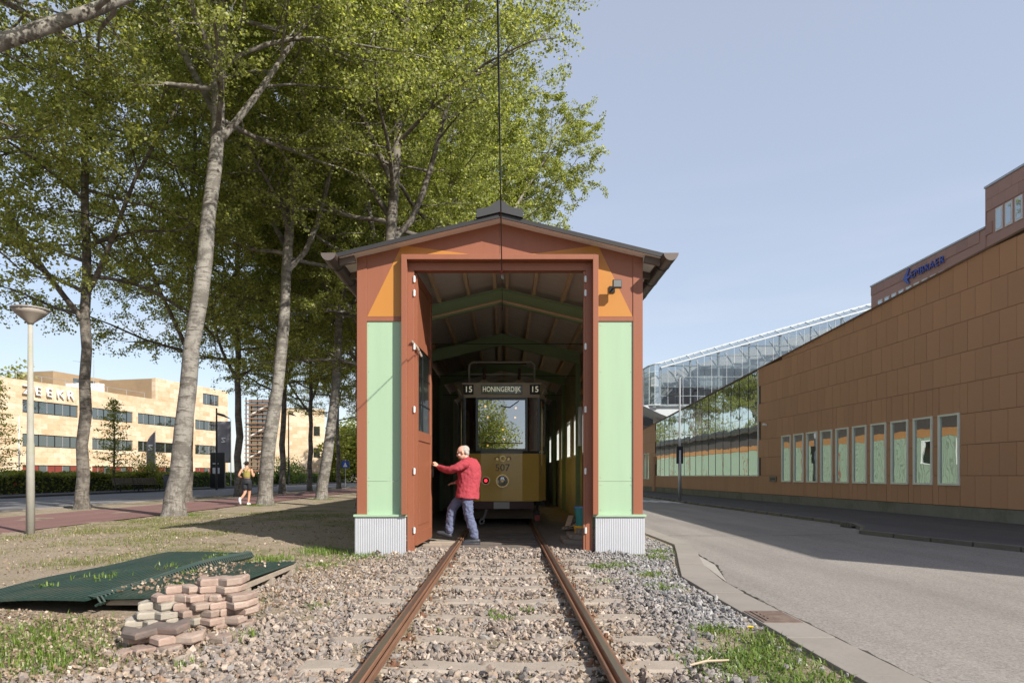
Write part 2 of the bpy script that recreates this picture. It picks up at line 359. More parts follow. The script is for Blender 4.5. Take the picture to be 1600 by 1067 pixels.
# drain cover and drain grate
RUSTD = plain('dull_rusty_iron', (0.15, 0.105, 0.085), 0.75, 0.2, var=0.4, vs_=9, bmp=0.3, dirt=(0.20, 0.16, 0.13))
dc = thing('drain_cover', 'rusty rectangular drain cover set in concrete road edging', 'drain cover', (2.33, 5.95, -0.078))
MB().box(-0.165, 0.165, -0.24, 0.24, -0.03, 0.004).build('cover_frame', RUSTD, dc, bevel=0.004)
MB().box(-0.125, 0.125, -0.20, 0.20, 0.002, 0.011).build('lid', RUSTD, dc, bevel=0.003)
for k in range(4):
    MB().box(-0.09, 0.09, -0.15 + k * 0.085, -0.11 + k * 0.085, 0.011, 0.017).build('raised_rib', RUSTD, dc)
dg = thing('drain_grate', 'dark cast iron drain grate in the far kerb', 'drain', (8.42, 16.5, -0.1))
MB().box(-0.17, 0.17, -0.3, 0.3, 0.0, 0.05).build('grate_frame', DARK, dg)
for k in range(5): MB().box(-0.2, -0.165, -0.25 + k * 0.11, -0.20 + k * 0.11, 0.02, 0.12).build('grate_bar', KERBD, dg)

# ------------------------------------------------------------------ railway track
tr = thing('railway_track', 'rusty tram rails on half buried concrete sleepers leading into the shed', 'track', (TX, 0, 0))
prof = [(-0.07, -0.15), (0.09, -0.15), (0.09, -0.138), (0.018, -0.12), (0.012, -0.06), (0.066, -0.048), (0.068, -0.006), (0.063, -0.003), (0.052, -0.003), (0.048, -0.034), (0.032, -0.034), (0.028, -0.006), (0.022, 0), (-0.034, 0), (-0.042, -0.008), (-0.04, -0.04), (-0.012, -0.055), (-0.014, -0.118), (-0.07, -0.138)]
for sx in (-0.752, 0.752):
    r_ = MB().prism([(sx - math.copysign(1, sx) * x, z) for x, z in prof], 'y', -4, 70).build('rail', RUST, tr)
    MB().box(sx - 0.020, sx + 0.020, -4, 70, 0.0002, 0.0016).build('running_band', RAILTOP, r_)
sleeper_y = [2.2, 2.95, 3.7, 4.47, 5.2, 6.02, 6.75, 7.6, 8.4, 9.25, 10.05]
for y in sleeper_y:
    w = 0.125; mb = MB(); n = 12; L = 1.25
    v = []; jz = random.uniform(-0.008, 0.012)
    for i in range(n + 1):
        x = -L + 2 * L * i / n; z = -0.090 + jz + random.gauss(0, 0.004) - (0.012 if abs(x) < 0.4 else 0)
        j = random.gauss(0, 0.006)
        v += [(x, y - w + j, -0.22), (x, y - w + j, z - 0.016), (x, y - w + 0.022 + j, z), (x, y + w - 0.022 + j, z), (x, y + w + j, z - 0.016), (x, y + w + j, -0.22)]
    f = []
    for i in range(n):
        for k in range(5): a = i * 6 + k; f.append((a, a + 1, a + 7, a + 6))
    f += [tuple(range(6)), tuple(range(n * 6 + 5, n * 6 - 1, -1))]
    mb.add(v, f).build('sleeper', SLEEPER, tr)
    for sx in (-0.752, 0.752):
        for q in (-1, 1):
            c = MB(); c.box(sx + q * 0.10 - 0.045, sx + q * 0.10 + 0.045, y - 0.055, y + 0.055, -0.13, -0.085).tube([(sx + q * 0.1, y, -0.09), (sx + q * 0.1, y, -0.05)], 0.016, 6)
            c.build('rail_clip', RUST, tr)

# ballast stones
def stones(n, sampler, smin, smax, seed):
    g = np.random.default_rng(seed); ph = (1 + 5 ** 0.5) / 2
    ico = np.array([(-1, ph, 0), (1, ph, 0), (-1, -ph, 0), (1, -ph, 0), (0, -1, ph), (0, 1, ph), (0, -1, -ph), (0, 1, -ph), (ph, 0, -1), (ph, 0, 1), (-ph, 0, -1), (-ph, 0, 1)]) / 1.9
    fc = np.array([(0, 11, 5), (0, 5, 1), (0, 1, 7), (0, 7, 10), (0, 10, 11), (1, 5, 9), (5, 11, 4), (11, 10, 2), (10, 7, 6), (7, 1, 8), (3, 9, 4), (3, 4, 2), (3, 2, 6), (3, 6, 8), (3, 8, 9), (4, 9, 5), (2, 4, 11), (6, 2, 10), (8, 6, 7), (9, 8, 1)])
    P = sampler(g, n); n = len(P)
    base = ico[None] * (1 + g.uniform(-0.34, 0.34, (n, 12, 1))) + g.normal(0, 0.10, (n, 12, 3))
    s = smin + (smax - smin) * g.beta(1.4, 3.2, (n, 1, 1)); asp = np.stack([g.uniform(0.8, 1.45, n), g.uniform(0.6, 1.1, n), g.uniform(0.4, 0.9, n)], -1)[:, None]
    v = base * s * asp
    q = g.normal(0, 1, (n, 4)); q[:, 1:3] *= 0.55; q /= np.linalg.norm(q, axis=1, keepdims=True); w, x, y, z = q.T
    M = np.stack([np.stack([1 - 2 * (y * y + z * z), 2 * (x * y - z * w), 2 * (x * z + y * w)], -1), np.stack([2 * (x * y + z * w), 1 - 2 * (x * x + z * z), 2 * (y * z - x * w)], -1), np.stack([2 * (x * z - y * w), 2 * (y * z + x * w), 1 - 2 * (x * x + y * y)], -1)], 1)
    v = np.einsum('nij,nkj->nki', M, v) + P[:, None]
    return v.reshape(-1, 3), (fc[None] + 12 * np.arange(n)[:, None, None]).reshape(-1, 3)
def ballast_sampler(g, n):
    y = 3.3 + (14.0 - 3.3) * g.random(n) ** 1.3; x = g.uniform(-4.3, 2.9, n)
    edge = -2.05 + 0.5 * np.sin(y * 1.3) + 0.25 * np.sin(y * 3.1)
    pr = np.clip(1 - (edge - x) / 1.35, 0, 1) ** 2
    right = (x > 1.28) & (y < 5.55); pr = np.where(right, np.clip(1 - (x - 1.25) / 0.4, 0.05, 1), pr)
    bare = np.exp(-((x + 2.4) ** 2 / 0.5 + (y - 9.6) ** 2 / 1.2)); pr = pr * (1 - 0.75 * bare)
    onsl = np.zeros(n, bool)
    for sy in sleeper_y: onsl |= (np.abs(y - sy) < 0.10)
    onsl &= np.abs(x - TX) < 1.24
    pr = np.where(onsl, pr * (0.04 + 0.45 * (np.sin(x * 2.3 + y * 5) > 0.6)), pr)
    dr = np.minimum(np.abs(x - TX - 0.752), np.abs(x - TX + 0.752)); pr = np.where(dr < 0.085, 0, pr)
    pr = np.where((y > FY - 0.08) & (np.abs(x - TX) > 1.45) & (np.abs(x - TX) < 2.32), 0, pr); pr = np.where((y > FY - 0.1) & (x < -2.2), pr * 0.3 * (y < 11.4), pr)
    lim = 2.14 + np.clip(y - 8.4, 0, 4) * 0.225; pr = np.where(x > lim - 0.02, 0, pr); pr = np.where((y > 11.3) & (x < 2.27), 0, pr)
    pr = np.where((x > 2.2) & (y > 9.5), pr * 0.7, pr)
    k = g.random(n) < pr; x = x[k]; y = y[k]
    z = np.where((x < -2.0), gz(x, y) + 0.012, -0.112) + g.normal(0.0, 0.012, len(x)); z = np.where(np.abs(x - TX) > 1.2, z + 0.0, z)
    z = z + 0.05 * np.clip((y - 10.1) / 0.7, 0, 1) * (np.abs(x - TX) < 2.0)
    return np.stack([x, y, z], -1)
def ballast_mat():
    m, nt, b = _new('ballast_stone'); g = nt.nodes.new('ShaderNodeNewGeometry')
    r = ramp(nt, g.outputs['Random Per Island'], [(0, (0.14, 0.115, 0.10)), (0.2, (0.30, 0.24, 0.195)), (0.4, (0.23, 0.21, 0.195)), (0.55, (0.33, 0.27, 0.22)), (0.68, (0.16, 0.145, 0.135)), (0.82, (0.29, 0.22, 0.17)), (0.93, (0.44, 0.38, 0.32)), (1.0, (0.26, 0.165, 0.11))])
    n = noise(nt, coords(nt), 60, 4); col = mixc(nt, 1.0, r.outputs['Color'], ramp(nt, n, [(0.3, (0.75,) * 3), (0.7, (1.15,) * 3)]).outputs['Color'], 'MULTIPLY')
    # greyer, cleaner stone on the road side
    sp = nt.nodes.new('ShaderNodeSeparateXYZ'); nt.links.new(coords(nt), sp.inputs[0])
    mr = nd(nt, 'ShaderNodeMapRange'); mr.inputs['From Min'].default_value = 0.9; mr.inputs['From Max'].default_value = 1.7; mr.inputs['To Max'].default_value = 0.7; nt.links.new(sp.outputs['X'], mr.inputs['Value'])
    bw = nt.nodes.new('ShaderNodeRGBToBW'); nt.links.new(col, bw.inputs[0])
    col = mixc(nt, mr.outputs['Result'], col, mixc(nt, 1.0, bw.outputs[0], (0.93, 0.96, 1.0), 'MULTIPLY'))
    nt.links.new(col, b.inputs['Base Color']); b.inputs['Roughness'].default_value = 0.9; b.inputs['Specular IOR Level'].default_value = 0.2
    bump(nt, b, noise(nt, coords(nt), 130, 3), 0.3, 0.005); return m
BALL = ballast_mat()
V, Fc = stones(86000, ballast_sampler, 0.008, 0.044, 3)
tag(link('ballast', np_mesh('ballast', V, Fc), BALL), 'brown and grey crushed stone ballast around the rails', 'gravel', kind='stuff')
bs = MB(); bs.add([(-2.6, 2.5, -0.125), (2.14, 2.5, -0.125), (2.14, 11, -0.125), (-2.6, 11, -0.125)], [(0, 1, 2, 3)])
BED = plain('ballast_bed', (0.13, 0.105, 0.085), 1.0, var=0.6, vs_=40, bmp=1.0)
tag(sheet('ballast_bed', [(-1.9, 2.5), (2.14, 2.5), (2.14, 10.9), (-1.9, 10.9)], -0.118, BED))

# ------------------------------------------------------------------ tram shed
SL = 74.0                                               # its length
shed = thing('tram_shed', 'terracotta and pale green tram shed with pitched roof and open doors', 'shed', (TX, FY, 0))
HW = 2.27; RZ, EZ, EH = 5.22, 4.60, 2.57; SLOPE = (RZ - EZ) / EH; OV = 0.23
def roof_under(x): return RZ - 0.065 - SLOPE * abs(x)
def part(mb, name, m, parent=None, **k): return mb.build(name, m, parent or shed, **k)
for s in (-1, 1):
    # corrugated plinth: zigzag front and outer side
    x_out, x_in = 2.29, 1.49 + (0.02 if s > 0 else 0); pts = []; n = 88
    for i in range(n + 1):
        x = x_in + (x_out - x_in) * i / n; pts.append((s * x, -0.055 - (0.0035 if i % 4 in (1, 2) else 0)))
    pts += [(s * x_out, 0.9), (s * x_in, 0.9)] if False else [(s * (x_out + 0.001), 0.02), (s * x_in, 0.02)]
    part(MB().prism(pts, 'z', -0.2, 0.5), 'corrugated_plinth', ZINC)
    part(MB().box(min(s * 2.31, s * 1.475), max(s * 2.31, s * 1.475), -0.085, 0.03, 0.5, 0.535), 'plinth_ledge', GREEN, bevel=0.004)
    part(MB().box(min(s * HW, s * 2.115), max(s * HW, s * 2.115), 0.0, 0.12, 0.535, 4.52), 'corner_post', RED, bevel=0.004)
    part(MB().box(min(s * 2.113, s * 1.55), max(s * 2.113, s * 1.55), 0.022, 0.08, 0.535, 1.058), 'green_panel', GREEN); part(MB().box(min(s * 2.113, s * 1.55), max(s * 2.113, s * 1.55), 0.022, 0.08, 1.062, 3.60), 'green_panel', GREEN)
    for zz_ in (0.60, 1.0, 1.12, 2.0, 2.8, 3.54):
        for xx_ in (2.085, 1.60): part(MB().tube([(s * xx_, 0.023, zz_), (s * xx_, 0.017, zz_)], [0.009, 0.006], 8), 'screw_head', STEEL)
    part(MB().box(min(s * 2.115, s * 1.55), max(s * 2.115, s * 1.55), 0.004, 0.1, 3.60, 3.67), 'cross_rail', RED, bevel=0.003)
    # gable cladding
    poly = [(s * 2.113, 3.67), (s * 1.50, 3.67), (s * 1.50, 4.55), (s * 0.003, 4.55), (s * 0.003, roof_under(0) + 0.02), (s * 2.113, roof_under(2.113) + 0.02)]
    part(MB().prism(poly, 'y', 0.012, 0.07), 'gable_panel', RED)
    part(MB().prism([(s * HW, 4.521), (s * 2.115, 4.521), (s * 2.115, roof_under(2.115) + .02), (s * HW, roof_under(HW) + .02)], 'y', 0.001, 0.07), 'gable_panel', RED)
    oq = [(s * 2.108, 3.674), (s * 1.50, 3.674), (s * 1.50, 4.56), (s * 0.20, 4.56), (s * 0.20, 4.625), (s * 1.50, roof_under(1.5) + 0.005), (s * 1.57, roof_under(1.57) + 0.005)]
    part(MB().prism(oq, 'y', 0.006, 0.012), 'orange_panel', ORANGE)
# door surround
part(MB().box(-1.548, -1.463, -0.13, 0.02, 0.536, 4.62), 'door_trim', RED, bevel=0.005)
part(MB().box(1.463, 1.548, -0.13, 0.02, 0.536, 4.62), 'door_trim', RED, bevel=0.005)
part(MB().box(-1.463, 1.463, -0.13, 0.02, 4.54, 4.62), 'door_trim', RED, bevel=0.005)
for s in (-1, 1):
    part(MB().box(min(s * 1.475, s * 1.365), max(s * 1.475, s * 1.365), 0.022, 0.17, -0.1, 4.538), 'door_jamb', RED, bevel=0.004)
part(MB().box(-1.365, 1.365, 0.022, 0.17, 4.41, 4.538), 'door_lintel', RED, bevel=0.004)
HINGE = plain('zinc_hinge', (0.66, 0.68, 0.66), 0.4, 0.3)
def hinge(x, y, z, parent): return MB().tube([(x, y, z - 0.05), (x, y, z + 0.05)], 0.016, 8).box(x - 0.02, x + 0.02, y + 0.005, y + 0.012, z - 0.04, z + 0.04).build('hinge', HINGE, parent)
# open left door leaf, turned into the shed
door = bpy.data.objects.new('door', None); COL.objects.link(door); door.parent = shed; door.location = (-1.355, 0.10, 0); door.rotation_euler = (0, 0, R(86.5))
tag(door, 'terracotta door leaf with tall window, swung open into shed')
LW, LH, LZ = 1.42, 4.36, 0.03
part(MB().box(0, 0.13, -0.03, 0.03, LZ, LZ + LH), 'stile', RED, door, bevel=0.004)
part(MB().box(LW - 0.13, LW, -0.03, 0.03, LZ, LZ + LH), 'stile', RED, door, bevel=0.004)
for z0, z1 in ((LZ, 0.24), (1.72, 1.88), (3.24, 3.40), (4.25, LZ + LH)): part(MB().box(0.13, LW - 0.13, -0.028, 0.028, z0, z1), 'door_rail', RED, door, bevel=0.004)
part(MB().box(0.13, LW - 0.13, -0.012, 0.012, 0.24, 1.72), 'door_panel', RED, door)
part(MB().box(0.13, LW - 0.13, -0.012, 0.012, 3.40, 4.25), 'door_panel', RED, door)
part(MB().box(0.24, LW - 0.24, -0.022, -0.012, 0.34, 1.62), 'door_panel', RED, door, bevel=0.003)
part(MB().box(0.13, LW - 0.13, -0.006, 0.006, 1.88, 3.24), 'door_pane', mirror_glass('door_glass', (0.01, 0.014, 0.013), 0.22, 0.1), door)
for z in (2.32, 2.78): part(MB().box(0.13, LW - 0.13, -0.014, 0.014, z, z + 0.025), 'glazing_bar', DARK, door)
part(MB().box(0.60, 0.63, -0.014, 0.014, 1.88, 3.24), 'glazing_bar', DARK, door)
part(MB().box(LW - 0.09, LW - 0.05, -0.075, -0.03, 1.12, 1.32), 'door_handle', DARK, door, bevel=0.006)
for z in (0.28, 1.22, 2.2, 3.2, 4.05, 4.27):
    hinge(-1.362, 0.012, z, shed); hinge(1.362, 0.012, z, shed)
part(MB().box(1.33, 1.364, 0.03, 0.1, -0.06, 4.40), 'door_stop', RED)
part(MB().tube([(-1.40, -0.02, 3.28), (-1.31, 0.06, 3.18), (-1.26, 0.12, 3.06)], 0.018, 6), 'door_hook', OLDWOOD)
# roof slabs, ridge cap, gutters, rafter tails
for s in (-1, 1):
    part(MB().prism([(0, RZ), (s * EH, EZ), (s * EH, EZ - 0.035), (0, RZ - 0.035)], 'y', -OV, SL), 'roof', ROOFM)
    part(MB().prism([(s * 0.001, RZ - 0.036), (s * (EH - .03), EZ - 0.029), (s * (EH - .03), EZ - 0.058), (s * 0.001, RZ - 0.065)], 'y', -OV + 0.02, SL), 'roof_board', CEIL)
    part(MB().bar((s * 0.012, -OV - 0.012, RZ - 0.045), (s * EH, -OV - 0.012, EZ - 0.045), 0.022, 0.062), 'verge_trim', ROOFM)
    g = MB(); n = 10; ro, ri = 0.115, 0.105; cx, cz = s * (EH + 0.055), EZ - 0.045
    po = [(cx + ro * math.cos(math.pi + math.pi * k / n), cz + ro * math.sin(math.pi + math.pi * k / n)) for k in range(n + 1)]
    pi_ = [(cx + ri * math.cos(2 * math.pi - math.pi * k / n), cz + ri * math.sin(2 * math.pi - math.pi * k / n)) for k in range(n + 1)]
    gt = part(g.prism(po + pi_, 'y', -OV - 0.16, SL), 'gutter', plain('gutter_brown', (0.10, 0.075, 0.062), 0.45, 0.2, var=0.2))
    e = MB(); e.prism(po, 'y', -OV - 0.164, -OV - 0.158); e.build('gutter_end', plain('gutter_end_brown', (0.14, 0.115, 0.10), 0.4, 0.3), gt)
    for k in range(12):
        e = MB(); y = -OV + 0.35 + k * 0.9
        pr = [(cx + 0.122 * math.cos(math.pi + math.pi * j / 8), cz + 0.122 * math.sin(math.pi + math.pi * j / 8)) for j in range(9)]
        pr2 = [(cx + 0.117 * math.cos(2 * math.pi - math.pi * j / 8), cz + 0.117 * math.sin(2 * math.pi - math.pi * j / 8)) for j in range(9)]
        e.prism(pr + pr2, 'y', y, y + 0.035).build('gutter_bracket', DARK, gt)
    for k in range(14):
        y = -0.10 + k * 0.75
        part(MB().bar((s * 2.275, y, roof_under(2.275) - 0.06), (s * (EH - 0.05), y, roof_under(EH - .05) - 0.05), 0.07, 0.10), 'rafter_tail', plain('tail_timber', (0.13, 0.10, 0.085), 0.8))
cap = [(-0.36, RZ - 0.085), (-0.36, RZ + 0.045), (-0.22, RZ + 0.065), (-0.13, RZ + 0.10), (-0.075, RZ + 0.155), (0, RZ + 0.185), (0.075, RZ + 0.155), (0.13, RZ + 0.10), (0.22, RZ + 0.065), (0.36, RZ + 0.045), (0.36, RZ - 0.085), (0, RZ + 0.002)]
part(MB().prism(cap, 'y', -OV - 0.06, SL), 'ridge_cap', plain('ridge_cap_grey', (0.04, 0.041, 0.043), 0.6, var=0.15))
# purlins and steel portal frames
for x in (-1.86, -1.27, -0.67, -0.125, 0.125, 0.67, 1.27, 1.86):
    part(MB().box(x - 0.032, x + 0.032, 0.10, SL - 0.3, roof_under(x) - 0.125, roof_under(abs(x) + 0.032) - 0.002), 'purlin', TIMBER)
for k in range(12):
    y = 3.35 + k * 4.5; d = 0.30; fr = bpy.data.objects.new('portal_frame', None); COL.objects.link(fr); fr.parent = shed; fr.location = (0, y, 0)
    for s in (-1, 1):
        def zr(x): return roof_under(x) - 0.13
        MB().prism([(0, zr(0)), (s * 2.12, zr(2.12)), (s * 2.12, zr(2.12) - d), (0, zr(0) - d)], 'y', -0.006, 0.006).build('rafter_web', DGREEN, fr)
        MB().bar((0, 0, zr(0) - d), (s * 2.12, 0, zr(2.12) - d), 0.13, 0.022).build('rafter_flange', plain('beam_green_light', (0.34, 0.46, 0.26), 0.5), fr)
        MB().bar((0, 0, zr(0) - 0.01), (s * 2.12, 0, zr(2.12) - 0.01), 0.13, 0.02).build('rafter_flange', DGREEN, fr)
        if k == 0: MB().bar((0, -0.075, zr(0) - d + 0.035), (s * 2.1, -0.075, zr(2.1) - d + 0.035), 0.02, 0.04).build('timber_batten', TIMBER, fr)
        MB().box(min(s * 2.02, s * 2.14), max(s * 2.02, s * 2.14), -0.09, -0.075, -0.05, 4.2).box(min(s * 2.02, s * 2.14), max(s * 2.02, s * 2.14), 0.075, 0.09, -0.05, 4.2).box(min(s * 2.075, s * 2.085), max(s * 2.075, s * 2.085), -0.075, 0.075, -0.05, 4.2).build('column', DGREEN if s < 0 or k == 0 else plain('column_green_pale', (0.25, 0.36, 0.2), 0.5), fr)
    if k < 3: MB().tube([(-2.1, 0, 4.28 - .4), (2.1, 0, 4.28 - .4)], 0.007, 5).build('tie_wire', DARK, fr)
# side walls
INNER = plain('inside_boarding', (0.42, 0.43, 0.38), 0.85, var=0.3, vs_=2, bmp=0.2)
part(MB().box(-HW, -2.2, 0.12, SL, -0.15, 4.55), 'side_wall', INNER)
opens = [(6.3 + 2.25 * k, 7.4 + 2.25 * k) for k in range(8)]; wz0, wz1 = 1.70, 2.95      # right wall window openings, row added and enlarged to let sun inside
runs = []; y_ = 0.12
for a_, b_ in opens + [(SL, SL)]:
    runs.append((y_, a_)); y_ = b_
for a_, b_ in runs: part(MB().box(2.2, 2.24, a_, b_, wz0, wz1), 'side_wall', INNER)
part(MB().box(2.2, 2.24, 0.12, SL, -0.15, wz0), 'side_wall', INNER); part(MB().box(2.2, 2.24, 0.12, SL, wz1, 4.55), 'side_wall', INNER)
def corrugated(a_, b_, z0, z1, m, pitch=0.16, d=0.022):
    n = max(2, int(round((b_ - a_) / (pitch / 2)))); pts = [(2.242 + (d if i % 2 else 0.0) + 0.012, a_ + (b_ - a_) * i / n) for i in range(n + 1)]
    return part(MB().prism(pts + [(2.2401, b_), (2.2401, a_)], 'z', z0, z1), 'side_cladding', m)
SIDEG = plain('side_green_sheet', (0.22, 0.285, 0.215), 0.6, var=0.1, vs_=0.8); SIDEO = plain('side_orange_board', (0.34, 0.165, 0.06), 0.6)
SIDED = plain('upper_wall_dark', (0.055, 0.045, 0.042), 0.6)  # dark band across the top of the side wall
for a_, b_ in runs: corrugated(a_, b_, wz0, wz1, SIDEG)
corrugated(0.12, SL, 0.5, wz0 - 0.001, SIDEG); corrugated(0.12, SL, wz1 + 0.001, 3.10, SIDEG)
part(MB().box(2.2401, 2.272, 0.12, SL, 3.101, 3.50), 'side_cladding', SIDEO); part(MB().box(2.2401, 2.274, 0.12, SL, 3.501, 4.55), 'side_cladding', SIDED)
for a_, b_ in opens:
    w = part(MB().box(2.15, 2.285, a_, a_ + 0.06, wz0, wz1).box(2.15, 2.285, b_ - 0.06, b_, wz0, wz1).box(2.15, 2.285, a_ + 0.06, b_ - 0.06, wz0, wz0 + 0.06).box(2.15, 2.285, a_ + 0.06, b_ - 0.06, wz1 - 0.06, wz1), 'side_window', WHITE)
    MB().box(2.215, 2.221, a_ + 0.06, b_ - 0.06, wz0 + 0.06, wz1 - 0.06).build('pane', clear_glass('side_window_glass', (0.9, 0.92, 0.9), 0.08), w)
part(MB().box(2.24, 2.285, 0.0, SL, -0.15, 0.498), 'side_plinth', ZINC)
for k in range(15): part(MB().box(2.277, 2.30, 3.555 + 4.5 * k, 3.645 + 4.5 * k, 0.5, 3.09), 'side_post', RED) if k > 4 else None
part(MB().box(-HW, HW, SL - 0.2, SL, -0.15, 4.5), 'rear_wall', INNER)
FLOORM = plain('shed_floor_dirt', (0.24, 0.21, 0.18), 0.95, var=0.5, vs_=5, bmp=0.5)
part(MB().box(-2.2, 2.2, 0.18, SL - 0.2, -0.2, -0.075), 'shed_floor', FLOORM)
for k in range(7):
    y = 0.30 + k * 0.45
    part(MB().box(-0.66, 0.66, y, y + 0.22, -0.075, -0.045 + random.uniform(-.01, .01)), 'floor_plank', plain('oiled_planks', (0.12, 0.10, 0.085), 0.8, var=0.4, vs_=4, bmp=0.3), bevel=0.006)
# inside right wall: green door panel, yellow board, timber rails
part(MB().box(2.10, 2.198, 5.05, 6.1, -0.06, 2.7), 'green_cupboard_panel', plain('cupboard_green', (0.33, 0.45, 0.27), 0.5, var=0.1))
part(MB().box(2.07, 2.099, 5.55, 6.0, 0.45, 1.75), 'yellow_panel', plain('yellow_panel', (0.62, 0.36, 0.04), 0.5))
for z in (3.05, 3.35, 3.72): part(MB().box(2.13, 2.199, 1.2, 7.8, z, z + 0.09), 'timber_rail', TIMBER)
part(MB().box(2.05, 2.199, 7.5, 7.65, 1.95, 3.0), 'white_box', WHITE)

# things at the shed: floodlight, overhead wire, steps, bins, planks
fl = thing('floodlight', 'small black floodlight on the right of the shed gable', 'floodlight', (1.70, FY + 0.006, 4.10))
MB().box(-0.045, 0.045, -0.025, 0.0, -0.05, 0.05).build('mount_plate', DARK, fl)
MB().tube([(0, -0.02, 0), (0.03, -0.12, 0.0), (0.05, -0.17, 0.02)], 0.012, 6).build('arm', DARK, fl)
MB().box(-0.02, 0.12, -0.225, -0.16, -0.03, 0.10).build('housing', DARK, fl, bevel=0.008)
MB().box(-0.008, 0.108, -0.229, -0.225, -0.015, 0.088).build('lens', plain('floodlight_lens', (0.16, 0.16, 0.15), 0.2), fl)
ow = thing('overhead_wire', 'thin overhead contact wire running down the middle into the shed', 'wire', (TX + 0.03, 0, 4.43))
MB().tube([(0, -12, 0.02), (0, 3, 0.0), (0, FY + 0.1, -0.02)], 0.008, 6).build('cable', BLACK, ow)
MB().tube([(0, FY + 0.09, -0.02), (0, FY + 0.2, -0.035), (0, FY + 3.2, 0.12)], 0.006, 6).build('cable', BLACK, ow)
MB().tube([(0, FY + 0.02, -0.02), (0, FY + 0.06, -0.02), (0, FY + 0.10, -0.02), (0, FY + 0.15, -0.022)], [0.012, 0.03, 0.03, 0.012], 8).build('insulator', plain('insulator_red', (0.28, 0.06, 0.05), 0.35), ow, smooth=True)
MB().tube([(0, FY + 0.17, -0.02), (0, FY + 0.17, -0.10), (0.02, FY + 0.17, -0.12), (0.02, FY + 0.17, -0.05)], 0.007, 5).build('clamp', STEEL, ow)
st = thing('wooden_steps', 'low stack of timber steps just inside the right door jamb', 'steps', (1.06, 12.1, -0.075))
for k, (x0, w, d) in enumerate(((0, 0.62, 0.9), (0.1, 0.5, 0.7), (0.24, 0.36, 0.5))):
    MB().box(x0, x0 + w, 0, d, k * 0.09, k * 0.09 + 0.085).build('step', OLDWOOD, st, bevel=0.008)
    MB().box(x0 - 0.012, x0 + 0.04, -0.02, d, k * 0.09 + 0.02, k * 0.09 + 0.084).build('nosing', OLDWOOD, st, bevel=0.005)
def bin_(loc, r0, r1, h, m, label, lidm=None):
    t = thing('waste_bin', label, 'bin', loc)
    MB().tube([(0, 0, 0), (0, 0, h * 0.5), (0, 0, h), (0, 0, h), (0, 0, h - 0.03)], [r0, (r0 + r1) / 2, r1, r1 - 0.012, r1 - 0.02], 16, cap=True).build('bucket', m, t, smooth=False)
    MB().tube([(0, 0, h - 0.02), (0, 0, h + 0.006)], [r1 + 0.008, r1 + 0.008], 16).build('rim', lidm or m, t)
bin_((1.42, 12.55, -0.075), 0.12, 0.15, 0.30, plain('yellow_plastic', (0.75, 0.42, 0.02), 0.4), 'yellow bucket standing under the teal bin inside the shed')
bin_((1.42, 12.55, 0.232), 0.11, 0.145, 0.34, plain('teal_plastic', (0.04, 0.26, 0.24), 0.35), 'teal bin with blue bag stacked on the yellow bucket', plain('blue_bag', (0.08, 0.22, 0.55), 0.35))
pk = thing('loose_planks', 'short loose planks leaning beside the tram on the shed floor', 'planks', (1.25, 15.2, -0.075))
for k in range(4):
    a = R(20 + 14 * k); MB().bar((0.05 * k, 0, 0.02 + 0.03 * k), (0.55 * math.cos(a), 0.4 * math.sin(a), 0.10 + 0.07 * k), 0.12, 0.025).build('plank', TIMBER if k % 2 else OLDWOOD, pk)
tb = thing('timber_offcut', 'short weathered timber lying at the foot of the open door', 'timber', (-1.0, 11.95, -0.075))
MB().box(-0.32, 0.20, -0.07, 0.07, 0.0, 0.075).build('beam', OLDWOOD, tb, bevel=0.012)
MB().box(-0.42, -0.1, -0.15, -0.09, 0.0, 0.04).build('slat', OLDWOOD, tb, bevel=0.006)

# ------------------------------------------------------------------ tram
tram = thing('tram', 'old ochre and cream tram numbered 507 standing inside the shed', 'tram', (TX, 16.5, 0))
OCHRE = plain('tram_ochre_enamel', (0.80, 0.52, 0.11), 0.16, var=0.06, vs_=1.5, spec=0.6)
CREAM = plain('tram_cream_enamel', (0.66, 0.57, 0.43), 0.3, var=0.08, spec=0.5)
TGREEN = plain('tram_dark_frame', (0.02, 0.028, 0.024), 0.22, var=0.2, spec=0.6)
BRASS = plain('brass', (0.55, 0.42, 0.2), 0.3, 0.8, var=0.1)
MAROON = plain('buffer_maroon', (0.09, 0.035, 0.035), 0.4, var=0.2)
WSCREEN = clear_glass('windscreen_glass', (0.62, 0.68, 0.66), 0.38, 0.005)
TL = 10.0
def tp(*mbargs, **k): return part(*mbargs, parent=tram, **k)
plan = [(-1.10, 0.62), (-0.90, 0.06), (-0.5, 0.012), (0, 0), (0.5, 0.012), (0.90, 0.06), (1.10, 0.62)]
def plan_s(s, dy=0.0): return [(x * s, y + dy) for x, y in plan]
def shell(poly, z0, z1, t=0.035):
    """bent sheet following the front of the tram"""
    n = len(poly); inn = [(x * 0.965, y + t) for x, y in poly]
    return MB().prism(poly + inn[::-1], 'z', z0, z1)
tp(shell(plan, 0.54, 1.70), 'dash_panel', OCHRE, bevel=0.006)
tp(shell(plan_s(1.012, -0.012), 1.685, 1.745), 'waist_rail', TGREEN)
tp(shell(plan_s(1.008, -0.008), 0.53, 0.57), 'dash_moulding', OCHRE)
